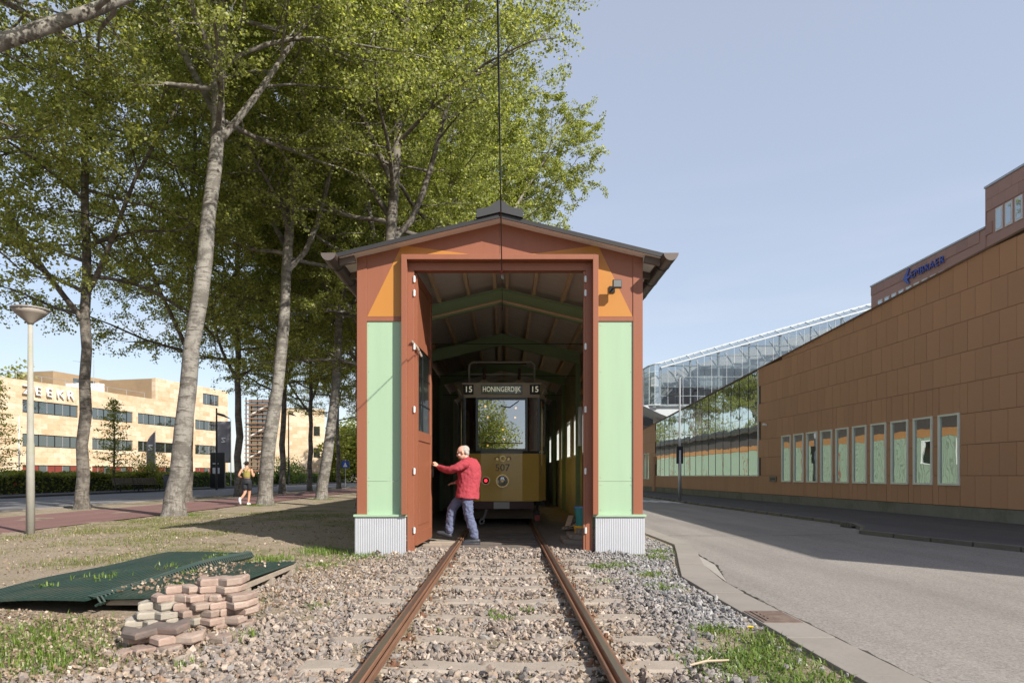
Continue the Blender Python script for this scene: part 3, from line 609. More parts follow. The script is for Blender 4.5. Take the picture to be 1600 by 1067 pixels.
for s in (-1, 1):
    tp(MB().box(min(s * 1.10, s * 1.06), max(s * 1.10, s * 1.06), 0.62, TL, 0.54, 1.70), 'side_panel', OCHRE)
    tp(MB().box(min(s * 1.10, s * 1.05), max(s * 1.10, s * 1.05), 0.62, TL, 2.98, 3.12), 'side_panel', CREAM)
    for k in range(10):
        y = 0.62 + k * 0.98; tp(MB().box(min(s * 1.10, s * 1.05), max(s * 1.10, s * 1.05), y, y + 0.10, 1.70, 3.0), 'window_post', TGREEN if k < 2 else OCHRE)
        if k < 9: tp(MB().box(min(s * 1.08, s * 1.075), max(s * 1.08, s * 1.075), y + 0.10, y + 0.98, 1.70, 3.0), 'side_window', WSCREEN)
    # front window posts
    for x, y in ((0.60, 0.02), (0.90, 0.06)):
        tp(MB().box(s * x - 0.032, s * x + 0.032, y - 0.012, y + 0.05, 1.74, 3.04), 'window_post', TGREEN, bevel=0.006)
    tp(MB().add([(s * 0.632, 0.03, 1.745), (s * 0.868, 0.058, 1.745), (s * 0.868, 0.058, 3.03), (s * 0.632, 0.03, 3.03)], [(0, 1, 2, 3)]), 'narrow_pane', WSCREEN)
    tp(MB().add([(s * 0.93, 0.15, 1.745), (s * 1.075, 0.56, 1.745), (s * 1.075, 0.56, 3.03), (s * 0.93, 0.15, 3.03)], [(0, 1, 2, 3)]), 'corner_pane', WSCREEN)
    tp(MB().tube([(s * 0.965, 0.10, 1.15), (s * 0.975, 0.05, 1.4), (s * 0.975, 0.05, 2.7), (s * 0.965, 0.10, 2.95)], 0.014, 6), 'grab_rail', BRASS)
    tp(MB().box(min(s * 0.72, s * 0.80), max(s * 0.72, s * 0.80), 0.45, 0.5, 1.8, 3.0), 'curtain', plain('red_curtain', (0.12, 0.03, 0.025), 0.9))
tp(MB().box(-0.568, 0.568, 0.014, 0.05, 1.745, 1.80).box(-0.568, 0.568, 0.014, 0.05, 2.98, 3.035), 'windscreen_frame', TGREEN)
tp(MB().add([(-0.568, 0.03, 1.80), (0.568, 0.03, 1.80), (0.568, 0.045, 2.98), (-0.568, 0.045, 2.98)], [(0, 1, 2, 3)]), 'windscreen', WSCREEN)
tp(MB().tube([(-0.5, 0.0, 1.93), (0.5, 0.0, 1.93)], 0.012, 6), 'windscreen_rail', BRASS)
tp(MB().tube([(0.42, -0.01, 2.96), (0.2, -0.02, 2.80), (-0.02, -0.02, 2.83)], 0.008, 5), 'wiper', DARK)
# roof fascia with number boxes and route sign
tp(shell(plan_s(1.02, -0.03), 3.035, 3.09), 'cornice', CREAM, bevel=0.01)
tp(shell([(-1.10, 0.55), (-0.93, 0.02), (-0.5, 0.0), (0, -0.005), (0.5, 0.0), (0.93, 0.02), (1.10, 0.55)], 3.09, 3.36), 'roof_fascia', CREAM, bevel=0.006)
tp(shell([(-1.13, 0.50), (-0.95, -0.01), (-0.5, -0.03), (0, -0.035), (0.5, -0.03), (0.95, -0.01), (1.13, 0.50)], 3.352, 3.385), 'roof_lip', CREAM)
rp = [(-1.1, 3.1), (-1.05, 3.22), (-0.85, 3.36), (-0.5, 3.45), (0, 3.48), (0.5, 3.45), (0.85, 3.36), (1.05, 3.22), (1.1, 3.1)]
tp(MB().prism(rp, 'y', 0.45, TL), 'roof', plain('tram_roof_canvas', (0.16, 0.15, 0.13), 0.8))
tp(MB().box(-0.50, 0.50, -0.028, 0.0, 3.115, 3.335), 'sign_box', plain('sign_frame', (0.34, 0.27, 0.17), 0.4))
sg = tp(MB().box(-0.48, 0.48, -0.033, -0.028, 3.13, 3.32), 'route_sign', mirror_glass('sign_glass', (0.03, 0.06, 0.025), 0.05, 0.05))
LETTER = emit('glowing_lettering', (0.80, 0.76, 0.55), 0.28)  # faint emission added to make the letters stand out in the dark shed
def lettering(s, size, loc, m, parent, depth=0.003, sx=1.0):
    me = text_mesh('lettering', s, size, depth); o = link('lettering', me, m, parent); o.matrix_local = basis(loc, (1, 0, 0), (0, 0, 1), (0, -1, 0)) @ Matrix.Diagonal((sx, 1, 1, 1)); return o
lettering('HONINGERDIJK', 0.175, (0, -0.037, 3.225), LETTER, sg, sx=0.74)
for s in (-1, 1):
    nb = tp(MB().box(s * 0.80 - 0.12, s * 0.80 + 0.12, -0.02, 0.03, 3.11, 3.34), 'number_box', plain('number_black', (0.02, 0.02, 0.018), 0.4), bevel=0.006)
    lettering('15', 0.2, (s * 0.80, -0.024, 3.225), LETTER, nb)
    tp(MB().tube([(s * 0.98, 0.06, 3.10), (s * 1.03, 0.02, 3.22), (s * 1.08, 0.25, 3.26), (s * 1.13, 0.5, 3.20)], 0.012, 6), 'gutter_rail', CREAM)
    tp(MB().add([(s * 0.44 - 0.19, 0.5, 3.42), (s * 0.44 + 0.19, 0.5, 3.42), (s * 0.44 + 0.19, 0.9, 3.42), (s * 0.44 - 0.19, 0.9, 3.42), (s * 0.44 - 0.05, 0.68, 3.56), (s * 0.44 + 0.05, 0.68, 3.56), (s * 0.44 + 0.05, 0.74, 3.56), (s * 0.44 - 0.05, 0.74, 3.56)], [(0, 1, 5, 4), (1, 2, 6, 5), (2, 3, 7, 6), (3, 0, 4, 7), (4, 5, 6, 7), (0, 3, 2, 1)]), 'roof_pedestal', CREAM)
    tp(MB().tube([(s * 0.44, 0.7, 3.55), (s * 0.44, 0.7, 3.85)], 0.04, 8), 'insulator', plain('insulator_brown', (0.12, 0.08, 0.06), 0.3))
q = 0.80; loopp = [(-q, 3.50), (-q - .02, 3.46), (-q - .02, 3.93), (-q + .06, 4.0), (q - .06, 4.0), (q + .02, 3.93), (q + .02, 3.46), (q, 3.50)]
tp(MB().tube([(x, 0.7, z) for x, z in loopp[1:-1]], 0.022, 6), 'current_collector', plain('collector_grey', (0.62, 0.61, 0.57), 0.5), smooth=True)
tp(MB().tube([(-q, 0.7, 3.70), (q, 0.7, 3.70)], 0.018, 6), 'collector_bar', MATS['collector_grey'])
tp(MB().bar((-0.62, 0.75, 3.99), (0.62, 0.75, 3.99), 0.05, 0.05), 'collector_bar', DARK)
# number, crest, lamps
nlet = lettering('507', 0.24, (0.02, -0.006, 1.335), TGREEN, tram, depth=0.002)
cr = tp(MB().tube([(0.03, -0.012, 1.56), (0.03, 0.01, 1.56)], [0.075, 0.085], 14), 'crest', BRASS, smooth=False)
MB().tube([(0.03, -0.018, 1.56), (0.03, -0.011, 1.56)], [0.045, 0.05], 12).build('crest_disc', OCHRE, cr)
for s in (-1, 1):
    MB().tube([(0.03 + s * 0.13, -0.004, 1.555), (0.03 + s * 0.13, 0.01, 1.555)], [0.04, 0.042], 10).build('crest_scroll', BRASS, cr)
    MB().tube([(0.03 + s * 0.075, -0.004, 1.52), (0.03 + s * 0.12, -0.004, 1.60), (0.03 + s * 0.19, -0.004, 1.58), (0.03 + s * 0.19, -0.004, 1.53)], 0.012, 6).build('crest_scroll', BRASS, cr)
def lamp_(x, z, r, lens, rim, name):
    h = tp(MB().tube([(x, 0.02, z), (x, -0.06, z), (x, -0.085, z), (x, -0.085, z)], [r * 0.9, r, r, r * 0.82], 20), name, rim, smooth=False)
    MB().tube([(x, -0.08, z), (x, -0.092, z), (x, -0.1, z)], [r * 0.82, r * 0.7, r * 0.2], 20).build('lens', lens, h, smooth=True); return h
lamp_(0.02, 1.02, 0.165, plain('headlight_glass', (0.55, 0.55, 0.50), 0.08, 0.5), BRASS, 'headlight')
MB().tube([(0.02, -0.098, 1.02), (0.02, -0.106, 1.02)], [0.05, 0.035], 14).build('bulb', BRASS, tram)
lamp_(-0.38, 1.03, 0.105, BLACK, BRASS, 'tail_light')
MB().ball((-0.38, -0.10, 1.03), (0.038, 0.02, 0.038), 12, 8).build('red_bulb', emit('red_lamp', (1.0, 0.03, 0.05), 1.6), tram, smooth=True)
# underframe
tp(MB().box(-0.78, 0.78, -0.05, 0.15, 0.34, 0.525), 'buffer_beam', MAROON, bevel=0.01)
tp(MB().box(-0.19, 0.19, -0.058, -0.048, 0.35, 0.515), 'number_plate', plain('white_plate', (0.5, 0.49, 0.47), 0.4))
for x in (-0.62, -0.28, 0.28, 0.62): tp(MB().box(x - 0.02, x + 0.02, -0.06, -0.048, 0.35, 0.515), 'beam_strap', MAROON)
tp(MB().tube([(-0.36, 0, 0.36), (-0.40, -0.12, 0.20), (-0.46, -0.2, 0.10)], 0.03, 8).tube([(-0.53, -0.2, 0.05), (-0.50, -0.2, 0.0), (-0.43, -0.2, 0.02), (-0.42, -0.2, 0.09), (-0.48, -0.2, 0.12), (-0.53, -0.2, 0.05)], 0.025, 6), 'coupling_hook', STEEL)
for s in (-1, 1):
    tp(MB().tube([(s * 0.86, 0.1, 0.55), (s * 0.86, 0.05, 0.05)], 0.03, 8).box(s * 0.86 - 0.06, s * 0.86 + 0.06, 0.0, 0.1, 0.08, 0.30), 'life_guard_post', DARK)
    for k in range(2):
        y = 2.6 + k * 4.2
        w = tp(MB().tube([(s * 0.70, y, 0.36), (s * 0.80, y, 0.36)], 0.36, 24), 'wheel', RUST)
        MB().tube([(s * 0.80, y, 0.36), (s * 0.85, y, 0.36)], [0.12, 0.08], 12).build('hub', DARK, w)
tp(MB().box(0.80, 0.92, -0.06, 0.02, 0.06, 0.20), 'hose_end', plain('red_hose', (0.35, 0.07, 0.05), 0.5))
tp(MB().box(-0.8, 0.8, 0.9, 0.96, 0.06, 0.28), 'life_guard', OLDWOOD)
tp(MB().box(-1.05, 1.05, 0.3, TL, 0.42, 0.54), 'underframe', DARK)
tp(MB().box(-1.05, 1.05, TL - 0.05, TL, 0.54, 3.1), 'rear_end', TGREEN)
tp(MB().box(-1.0, 1.0, 1.9, 1.95, 0.6, 1.8), 'bulkhead', plain('varnished_wood', (0.16, 0.07, 0.03), 0.3))
BULB = emit('warm_bulb', (1.0, 0.5, 0.15), 1.2)
for x, z, y in ((-0.42, 2.90, 0.7), (-0.38, 2.73, 2.0), (0.36, 2.88, 1.0), (0.36, 2.74, 2.2), (0.02, 2.5, 3.6), (0.06, 2.3, 5.0), (-0.5, 2.16, 6.5)):
    MB().ball((x, y, z), 0.028, 8, 6).build('ceiling_lamp', BULB, tram)
tp(MB().box(-0.3, -0.1, 0.45, 0.62, 0.7, 1.68), 'controller', BLACK, bevel=0.02)
tp(MB().tube([(0.35, 0.4, 1.2), (0.35, 0.4, 1.75)], 0.02, 6).tube([(0.2, 0.4, 1.75), (0.5, 0.4, 1.75)], 0.015, 6), 'brake_wheel', BRASS)

# ------------------------------------------------------------------ people
def fuse(name, mb, m, parent, voxel=0.011, smooth=4, disp=0.0, dscale=0.08):
    """several overlapping lofts become one continuous skin"""
    o = mb.build(name, m)
    md = o.modifiers.new('r', 'REMESH'); md.mode = 'VOXEL'; md.voxel_size = voxel; md.use_smooth_shade = True
    sm = o.modifiers.new('s', 'SMOOTH'); sm.factor = 0.5; sm.iterations = smooth
    if disp:
        tx = bpy.data.textures.new(name, 'CLOUDS'); tx.noise_scale = dscale
        dm = o.modifiers.new('d', 'DISPLACE'); dm.texture = tx; dm.strength = disp; dm.mid_level = 0.5
    me = bpy.data.meshes.new_from_object(o.evaluated_get(bpy.context.evaluated_depsgraph_get()))
    bpy.data.objects.remove(o); me.materials.clear(); me.materials.append(m)
    for p in me.polygons: p.use_smooth = True
    return link(name, me, m, parent)
def limb(mb, pts, rad, n=12, ry=None):
    """tapered limb with rounded joints (Catmull-Rom through the given points)"""
    P = [Vector(p) for p in pts]; out = []; rr = []; r2 = []
    ry = ry or rad
    for i in range(len(P) - 1):
        a, b, c, d = P[max(i - 1, 0)], P[i], P[i + 1], P[min(i + 2, len(P) - 1)]
        for k in range(5):
            t = k / 5; out.append(0.5 * ((2 * b) + (c - a) * t + (2 * a - 5 * b + 4 * c - d) * t * t + (3 * b - a - 3 * c + d) * t ** 3))
            rr.append(rad[i] + (rad[i + 1] - rad[i]) * t); r2.append(ry[i] + (ry[i + 1] - ry[i]) * t)
    out.append(P[-1]); rr.append(rad[-1]); r2.append(ry[-1])
    mb.tube(out, rr, n, ry=r2); mb.ball(tuple(P[0]), min(rad[0], ry[0]) * 0.97, 10, 8); mb.ball(tuple(P[-1]), min(rad[-1], ry[-1]) * 0.97, 10, 8); return mb
SKIN = plain('skin', (0.52, 0.29, 0.21), 0.5, var=0.08, vs_=6)
def hand(mb, w, d, up, spread=0.016, r=0.0085, curl=0.5):
    """palm and five bent fingers; w wrist, d pointing direction, up the back of the hand"""
    w = Vector(w); d = Vector(d).normalized(); s = d.cross(Vector(up)).normalized(); u = s.cross(d).normalized()
    for k in range(4): mb.tube([w + s * (k - 1.5) * spread * 0.7, w + d * 0.05 + s * (k - 1.5) * spread, w + d * 0.085 + s * (k - 1.5) * spread], [0.015, 0.015, 0.012], 8)
    for k, L in enumerate((0.070, 0.080, 0.075, 0.058)):
        b = w + d * 0.082 + s * (k - 1.5) * spread * 1.1; p1 = b + d * L * 0.45; p2 = p1 + (d * (1 - curl) - u * curl) * L * 0.32; p3 = p2 + (d * (0.6 - curl) - u * curl) * L * 0.28
        mb.tube([b, p1, p2, p3], [r, r, r * 0.9, r * 0.75], 7); mb.ball(tuple(p3), r * 0.75, 6, 5)
    b = w + d * 0.03 - s * 0.024; p1 = b - s * 0.03 + d * 0.02; p2 = p1 + d * 0.032 - s * 0.004 - u * 0.006
    mb.tube([b, p1, p2], [0.014, r * 1.15, r], 7); mb.ball(tuple(p2), r, 6, 5); return mb
def head(mb, c, fwd, side, tilt_up, s=1.0, neck=None):
    """skull, jaw, nose, brow, lips and ears round a centre"""
    f = Vector(fwd).normalized(); l = Vector(side).normalized(); u = Vector(tilt_up).normalized(); c = Vector(c)
    M = basis(c, l, u, f)
    def B(p, r):
        b = MB().ball((0, 0, 0), tuple(x * s for x in r), 14, 10); b.xform(M @ Matrix.Translation(Vector(p) * s)); mb.add(b.v, b.f)
    B((0, 0.035, -0.015), (0.077, 0.088, 0.098)); B((0, -0.035, 0.022), (0.062, 0.085, 0.070)); B((0, -0.085, 0.045), (0.035, 0.028, 0.035))
    B((0, -0.012, 0.094), (0.014, 0.026, 0.020)); B((0, -0.024, 0.106), (0.013, 0.012, 0.013)); B((0, 0.030, 0.080), (0.050, 0.012, 0.014))
    B((0, -0.055, 0.087), (0.024, 0.007, 0.010)); B((0, -0.068, 0.085), (0.022, 0.008, 0.010))
    for q in (-1, 1): B((q * 0.078, -0.005, -0.012), (0.011, 0.034, 0.020)); B((q * 0.045, -0.025, 0.066), (0.022, 0.022, 0.02))
    if neck: mb.tube([c + (-u * 0.06 - f * 0.02) * s, Vector(neck)], [0.055 * s, 0.065 * s], 12)
    return M
man = thing('person', 'person in raspberry jacket and blue trousers pushing open the shed door', 'person', (0, 12.15, 0))
fw = Vector((-1, 0.12, 0)).normalized(); sd = Vector((-0.12, -1, 0)).normalized()     # facing left, his left side to the camera
b = MB()
M = head(b, (-0.755, 0.0, 1.555), (-0.93, -0.10, -0.30), (-0.08, -1, 0), (-0.28, 0, 0.95), 1.02, neck=(-0.675, 0, 1.42))
b.tube([(-0.675, 0, 1.45), (-0.65, 0, 1.20), (-0.66, 0, 0.85)], [0.06, 0.11, 0.11], 12, ry=[0.06, 0.14, 0.13])
limb(b, [(-0.70, -0.17, 1.35), (-0.96, -0.15, 1.255), (-1.19, 0.06, 1.305)], [0.045, 0.038, 0.027], 10)
limb(b, [(-0.66, 0.19, 1.36), (-0.70, 0.27, 1.10), (-0.90, 0.22, 1.02)], [0.045, 0.038, 0.027], 10)
limb(b, [(-0.66, -0.08, 0.88), (-0.66, -0.09, 0.46), (-0.53, -0.09, 0.03)], [0.06, 0.045, 0.035], 10)
limb(b, [(-0.68, 0.08, 0.86), (-0.93, 0.09, 0.56), (-1.02, 0.10, 0.12)], [0.06, 0.045, 0.035], 10)
hand(b, (-1.20, 0.07, 1.31), (-0.62, 0.35, 0.70), (0.45, -0.75, 0.45), curl=0.55)
hand(b, (-0.90, 0.22, 1.02), (-1, 0.1, -0.25), (0, 0.2, 1), curl=0.6)
fuse('body', b, SKIN, man, 0.008, 2)
JACKET = plain('raspberry_wool', (0.33, 0.05, 0.065), 0.85, var=0.14, vs_=9, bmp=0.25, spec=0.15)
j = MB()
j.tube([(-0.682, 0, 1.435), (-0.668, 0, 1.40), (-0.645, 0, 1.30), (-0.632, 0, 1.15), (-0.645, 0, 1.0), (-0.66, 0, 0.88), (-0.672, 0, 0.745)], [0.085, 0.17, 0.215, 0.215, 0.20, 0.205, 0.215], 20, ry=[0.075, 0.105, 0.138, 0.155, 0.160, 0.182, 0.205])
limb(j, [(-0.70, -0.155, 1.36), (-0.83, -0.20, 1.29), (-0.97, -0.16, 1.245), (-1.08, -0.05, 1.265), (-1.175, 0.05, 1.295)], [0.088, 0.077, 0.068, 0.058, 0.050], 12)
limb(j, [(-0.655, 0.165, 1.36), (-0.69, 0.265, 1.12), (-0.86, 0.225, 1.03)], [0.085, 0.068, 0.05], 12)
fuse('jacket', j, JACKET, man, 0.010, 4, 0.026, 0.07)
MB().tube([(-0.685, 0, 1.425), (-0.705, 0, 1.462)], [0.076, 0.066], 16).build('collar', JACKET, man, smooth=True)
MB().tube([(-1.165, 0.042, 1.293), (-1.195, 0.066, 1.309)], [0.042, 0.038], 12).build('shirt_cuff', plain('pale_blue_shirt', (0.5, 0.58, 0.68), 0.8), man, smooth=True)
TROUS = plain('blue_grey_trousers', (0.11, 0.125, 0.20), 0.85, var=0.18, vs_=8, bmp=0.2, spec=0.15)
t = MB()
t.tube([(-0.662, 0, 0.92), (-0.665, 0, 0.84), (-0.672, 0, 0.77)], [0.13, 0.145, 0.145], 18, ry=[0.10, 0.12, 0.125])
limb(t, [(-0.655, -0.075, 0.80), (-0.655, -0.09, 0.62), (-0.635, -0.095, 0.44), (-0.575, -0.095, 0.24), (-0.535, -0.09, 0.075)], [0.098, 0.094, 0.084, 0.080, 0.074], 14)
limb(t, [(-0.69, 0.075, 0.79), (-0.84, 0.09, 0.69), (-0.935, 0.095, 0.56), (-0.975, 0.10, 0.36), (-0.995, 0.10, 0.165)], [0.10, 0.095, 0.086, 0.080, 0.075], 14)
fuse('trousers', t, TROUS, man, 0.010, 3, 0.038, 0.05)
SHOE = plain('dark_shoe', (0.03, 0.032, 0.04), 0.5, var=0.2)
s_ = MB(); limb(s_, [(-0.47, -0.09, -0.005), (-0.56, -0.10, -0.012), (-0.72, -0.11, -0.03)], [0.046, 0.050, 0.036], 10, ry=[0.055, 0.06, 0.04]); s_.box(-0.755, -0.43, -0.15, -0.05, -0.075, -0.045)
fuse('shoe', s_, SHOE, man, 0.009, 3)
s_ = MB(); limb(s_, [(-0.985, 0.10, 0.075), (-1.06, 0.105, 0.10), (-1.20, 0.115, 0.125)], [0.046, 0.05, 0.036], 10, ry=[0.05, 0.055, 0.04])
fuse('shoe', s_, SHOE, man, 0.009, 3)
hm = MB().ball((0, 0, 0), (0.080, 0.082, 0.090), 16, 12)
hm.xform(M @ Matrix.Translation((0, 0.036, -0.048)))
hm2 = MB().ball((0, 0, 0), (0.080, 0.075, 0.045), 14, 10).xform(M @ Matrix.Translation((0, -0.01, -0.072))); hm.add(hm2.v, hm2.f)
fuse('hair', hm, plain('white_grey_hair', (0.36, 0.335, 0.30), 0.8, var=0.35, vs_=25, bmp=0.6), man, 0.010, 2, 0.012, 0.03)
GL = MB()
for q in (-1, 1):
    ring = [M @ Vector((q * 0.036 + 0.024 * math.cos(a), 0.012 + 0.018 * math.sin(a), 0.098)) for a in [k * math.pi / 5 for k in range(11)]]
    GL.tube(ring, 0.0025, 5); GL.tube([M @ Vector((q * 0.06, 0.018, 0.096)), M @ Vector((q * 0.086, 0.018, -0.01))], 0.0028, 5)
GL.build('glasses', DARK, man)
EYE = plain('eye_dark', (0.03, 0.02, 0.018), 0.2)
for q in (-1, 1): MB().ball(tuple(M @ Vector((q * 0.034, 0.010, 0.081))), 0.009, 8, 6).build('eye', EYE, man)

jog = thing('person', 'person jogging away on the red path in olive top and black shorts', 'person', (-9.85, 26.0, 0.022), R(4))
SKIN2 = plain('tanned_skin', (0.46, 0.235, 0.15), 0.5, var=0.08)
b = MB()
MJ = head(b, (0.0, 0.05, 1.56), (-0.15, 1, -0.05), (-1, -0.15, 0), (0, 0.05, 1), 0.98, neck=(0.02, 0.0, 1.40))
b.tube([(0.02, 0, 1.42), (0.02, -0.01, 1.33), (0.02, -0.01, 1.15), (0.02, 0.0, 1.02), (0.02, 0.0, 0.88)], [0.075, 0.15, 0.135, 0.115, 0.15], 16, ry=[0.06, 0.09, 0.095, 0.085, 0.10])
limb(b, [(-0.165, -0.01, 1.35), (-0.245, -0.10, 1.13), (-0.20, 0.12, 1.06)], [0.05, 0.042, 0.03], 10)
limb(b, [(0.195, -0.01, 1.35), (0.275, -0.06, 1.11), (0.25, 0.16, 1.20)], [0.05, 0.042, 0.03], 10)
limb(b, [(0.10, 0.0, 0.88), (0.085, 0.10, 0.50), (0.07, 0.02, 0.10)], [0.082, 0.058, 0.036], 12)
limb(b, [(-0.06, 0.0, 0.88), (-0.05, 0.02, 0.50), (-0.14, -0.26, 0.24)], [0.082, 0.058, 0.036], 12)
hand(b, (-0.20, 0.12, 1.06), (0.3, 1, 0.2), (0, -0.2, 1)); hand(b, (0.25, 0.16, 1.20), (-0.2, 0.8, 0.6), (0, -0.6, 0.8))
fuse('body', b, SKIN2, jog, 0.011, 3)
b = MB().tube([(0.02, -0.008, 1.30), (0.02, -0.012, 1.20), (0.02, -0.01, 1.06)], [0.15, 0.142, 0.128], 18, ry=[0.098, 0.104, 0.10])
b.tube([(-0.07, -0.075, 1.42), (0.0, -0.105, 1.27)], 0.024, 8).tube([(0.11, -0.075, 1.42), (0.04, -0.105, 1.27)], 0.024, 8)
fuse('top', b, plain('olive_jersey', (0.26, 0.22, 0.06), 0.8), jog, 0.010, 2)
b = MB().tube([(0.02, 0, 1.03), (0.02, 0, 0.92), (0.02, 0, 0.82)], [0.135, 0.18, 0.18], 18, ry=[0.105, 0.13, 0.125])
limb(b, [(0.105, 0.0, 0.86), (0.10, 0.07, 0.64)], [0.105, 0.098], 12); limb(b, [(-0.065, 0.0, 0.86), (-0.055, 0.02, 0.64)], [0.105, 0.098], 12)
fuse('shorts', b, plain('black_jersey', (0.018, 0.02, 0.026), 0.7), jog, 0.012, 3, 0.012, 0.06)
TRAINER = plain('white_trainer', (0.78, 0.78, 0.80), 0.6)
b = MB(); limb(b, [(0.07, -0.03, 0.06), (0.075, 0.06, 0.055), (0.09, 0.17, 0.04)], [0.046, 0.048, 0.036], 10); fuse('trainer', b, TRAINER, jog, 0.011, 2)
b = MB(); limb(b, [(-0.15, -0.29, 0.27), (-0.15, -0.30, 0.18), (-0.14, -0.26, 0.08)], [0.046, 0.048, 0.036], 10); fuse('trainer', b, TRAINER, jog, 0.011, 2)
b = MB().ball((0, 0.035, -0.03), (0.086, 0.09, 0.096), 12, 10).xform(MJ); b2 = MB().ball((0.0, 0.06, -0.125), (0.045, 0.045, 0.04), 10, 8).ball((0.06, 0.02, -0.17), (0.05, 0.028, 0.035), 10, 8).xform(MJ); b.add(b2.v, b2.f)
fuse('hair', b, plain('dark_hair', (0.02, 0.014, 0.012), 0.6), jog, 0.012, 2, 0.02, 0.04)

# ------------------------------------------------------------------ terracotta building on the right
def wx(y): return 13.1 - 0.0403 * y                     # its street wall
def wtop(y): return 7.03 - 0.06 * (y - 16.6)
BZ, ROW, PW = 0.32, 0.83, 0.555
ang = math.atan(0.0403)
tbld = thing('terracotta_building', 'long brown terracotta clad building with a sloping roofline along the street', 'building', (13.1, 0, 0), ang)
# local axes: y runs along the wall, x points into the building, the wall face is x = 0
Y0, Y1, YG0, YG1 = 2.65, 58.0, 31.9, 50.1
def ltop(y): return wtop(y)
part(MB().prism([(2.6, 0.0), (Y1, 0.0), (Y1, ltop(Y1) - 0.02), (YG1, ltop(YG1) - 0.02), (YG1, 1.13), (YG0, 1.13), (YG0, ltop(YG0) - 0.02), (2.6, ltop(2.6) - 0.02)], 'x', 0.03, 0.35), 'wall', PANELBACK, tbld)
part(MB().prism([(Y0, -0.05), (Y1, -0.05), (Y1, BZ - 0.01), (Y0, BZ - 0.01)], 'x', 0.012, 0.03), 'plinth', PLINTHC, tbld)
part(MB().prism([(2.6, 0.0), (Y1, 0.0), (Y1, ltop(Y1) - 0.05), (2.6, ltop(2.6) - 0.05)], 'x', 3.2, 9.0), 'building_mass', plain('dull_brown', (0.2, 0.12, 0.08), 0.9), tbld)
part(MB().bar((0.17, Y0, ltop(Y0) + 0.0), (0.17, Y1, ltop(Y1) + 0.0), 0.42, 0.05), 'coping', plain('coping_brown', (0.17, 0.10, 0.07), 0.6), tbld)
# angled wing towards the near end
part(MB().prism([(0.05, 2.62), (6.5, -5.1), (12.0, -2.0), (6.0, 8.0), (0.6, 8.0)], 'z', 0, ltop(2.65) - 0.05), 'angled_wing', PANEL, tbld)
NW = 10; wp = 1.11; wy_start = 18.55
wins = [(wy_start + i * wp, wy_start + i * wp + 0.86) for i in range(NW)] + [(52.1 + i * 1.0, 52.1 + i * 1.0 + 0.7) for i in range(3)]
WZ0, WZ1 = 0.88, 2.86
pcache = {}
def panel_obj(y0, y1, z0, z1a, z1b):
    key = (round(y1 - y0, 3), round(z1a - z0, 3), round(z1b - z0, 3))
    if key not in pcache:
        w, ha, hb = key; g = 0.006
        mb = MB(); mb.prism([(g, g), (w - g, g), (w - g, hb - g), (g, ha - g)], 'x', 0.0, 0.029); pcache[key] = mb.mesh('cladding_panel')
    o = link('cladding_panel', pcache[key], PANEL, tbld); o.location = (random.uniform(-0.002, 0.002), y0, z0); return o
def cut(y0, y1, z0, z1):
    """panel minus window openings"""
    for a, b_ in wins:
        if y0 < b_ - 1e-4 and y1 > a + 1e-4 and z0 < WZ1 - 1e-4 and z1 > WZ0 + 1e-4:
            if y0 < a - 0.03: cut(y0, a, z0, z1)
            if y1 > b_ + 0.03: cut(b_, y1, z0, z1)
            if z1 > WZ1 + 0.04: cut(max(y0, a), min(y1, b_), WZ1, z1)
            if z0 < WZ0 - 0.04: cut(max(y0, a), min(y1, b_), z0, WZ0)
            return
    if y1 - y0 > 0.03: panel_obj(y0, y1, z0, z1, z1)
for r_ in range(9):
    z0 = BZ + ROW * r_; y = 14.1 + (PW / 2 if r_ % 2 else 0.0)
    while y < Y1 - 0.1:
        y1 = min(y + PW, Y1)
        zt = min(ltop(y), ltop(y1))
        if z0 < zt - 0.12 and not (y1 > YG0 + 0.01 and y < YG1 - 0.01 and r_ > 0):
            z1 = z0 + ROW
            if z1 <= zt: cut(y, y1, z0, z1)
            else: panel_obj(y, y1, z0, min(z1, ltop(y)) , min(z1, ltop(y1)))
        y = y1
part(MB().prism([(Y0, BZ), (14.09, BZ), (14.09, ltop(14.09)), (Y0, ltop(Y0))], 'x', 0.0, 0.029), 'cladding_panel', PANEL, tbld)
BLIND = plain('window_blind', (0.45, 0.5, 0.42), 0.8)
for i, (a, b_) in enumerate(wins):
    w = part(MB().box(-0.035, 0.05, a + 0.004, a + 0.06, WZ0, WZ1).box(-0.035, 0.05, b_ - 0.06, b_ - 0.004, WZ0, WZ1).box(-0.035, 0.05, a + 0.06, b_ - 0.06, WZ0, WZ0 + 0.055).box(-0.035, 0.05, a + 0.06, b_ - 0.06, WZ1 - 0.055, WZ1 - 0.002), 'window', WFRAME, tbld)
    MB().box(0.012, 0.02, a + 0.06, b_ - 0.06, WZ0 + 0.055, WZ1 - 0.055).build('pane', MGLASS, w)
# curtain wall
cw = bpy.data.objects.new('curtain_wall', None); COL.objects.link(cw); cw.parent = tbld; tag(cw, 'tall reflective glass wall mirroring trees and shed')
NP = 16; pwid = (YG1 - YG0) / NP
for i in range(NP):
    a = YG0 + i * pwid; b_ = a + pwid; zl = [1.16, 2.35, 3.9]
    for k in range(3):
        z0 = zl[k]; ta, tb_ = (zl[k + 1],) * 2 if k < 2 else (ltop(a) - 0.05, ltop(b_) - 0.05)
        o = MB().prism([(a + 0.02, z0 + 0.006), (b_ - 0.02, z0 + 0.006), (b_ - 0.02, tb_ - 0.006), (a + 0.02, ta - 0.006)], 'x', 0.0, 0.012).build('glass_pane', CGLASS, cw)
    MB().box(-0.012, 0.06, a - 0.012, a + 0.012, 1.15, ltop(a) - 0.03).build('mullion', DARK, cw)
MB().box(-0.03, 0.08, YG0 - 0.05, YG0 + 0.0, 1.13, ltop(YG0) - 0.02).build('edge_trim', WFRAME, cw)
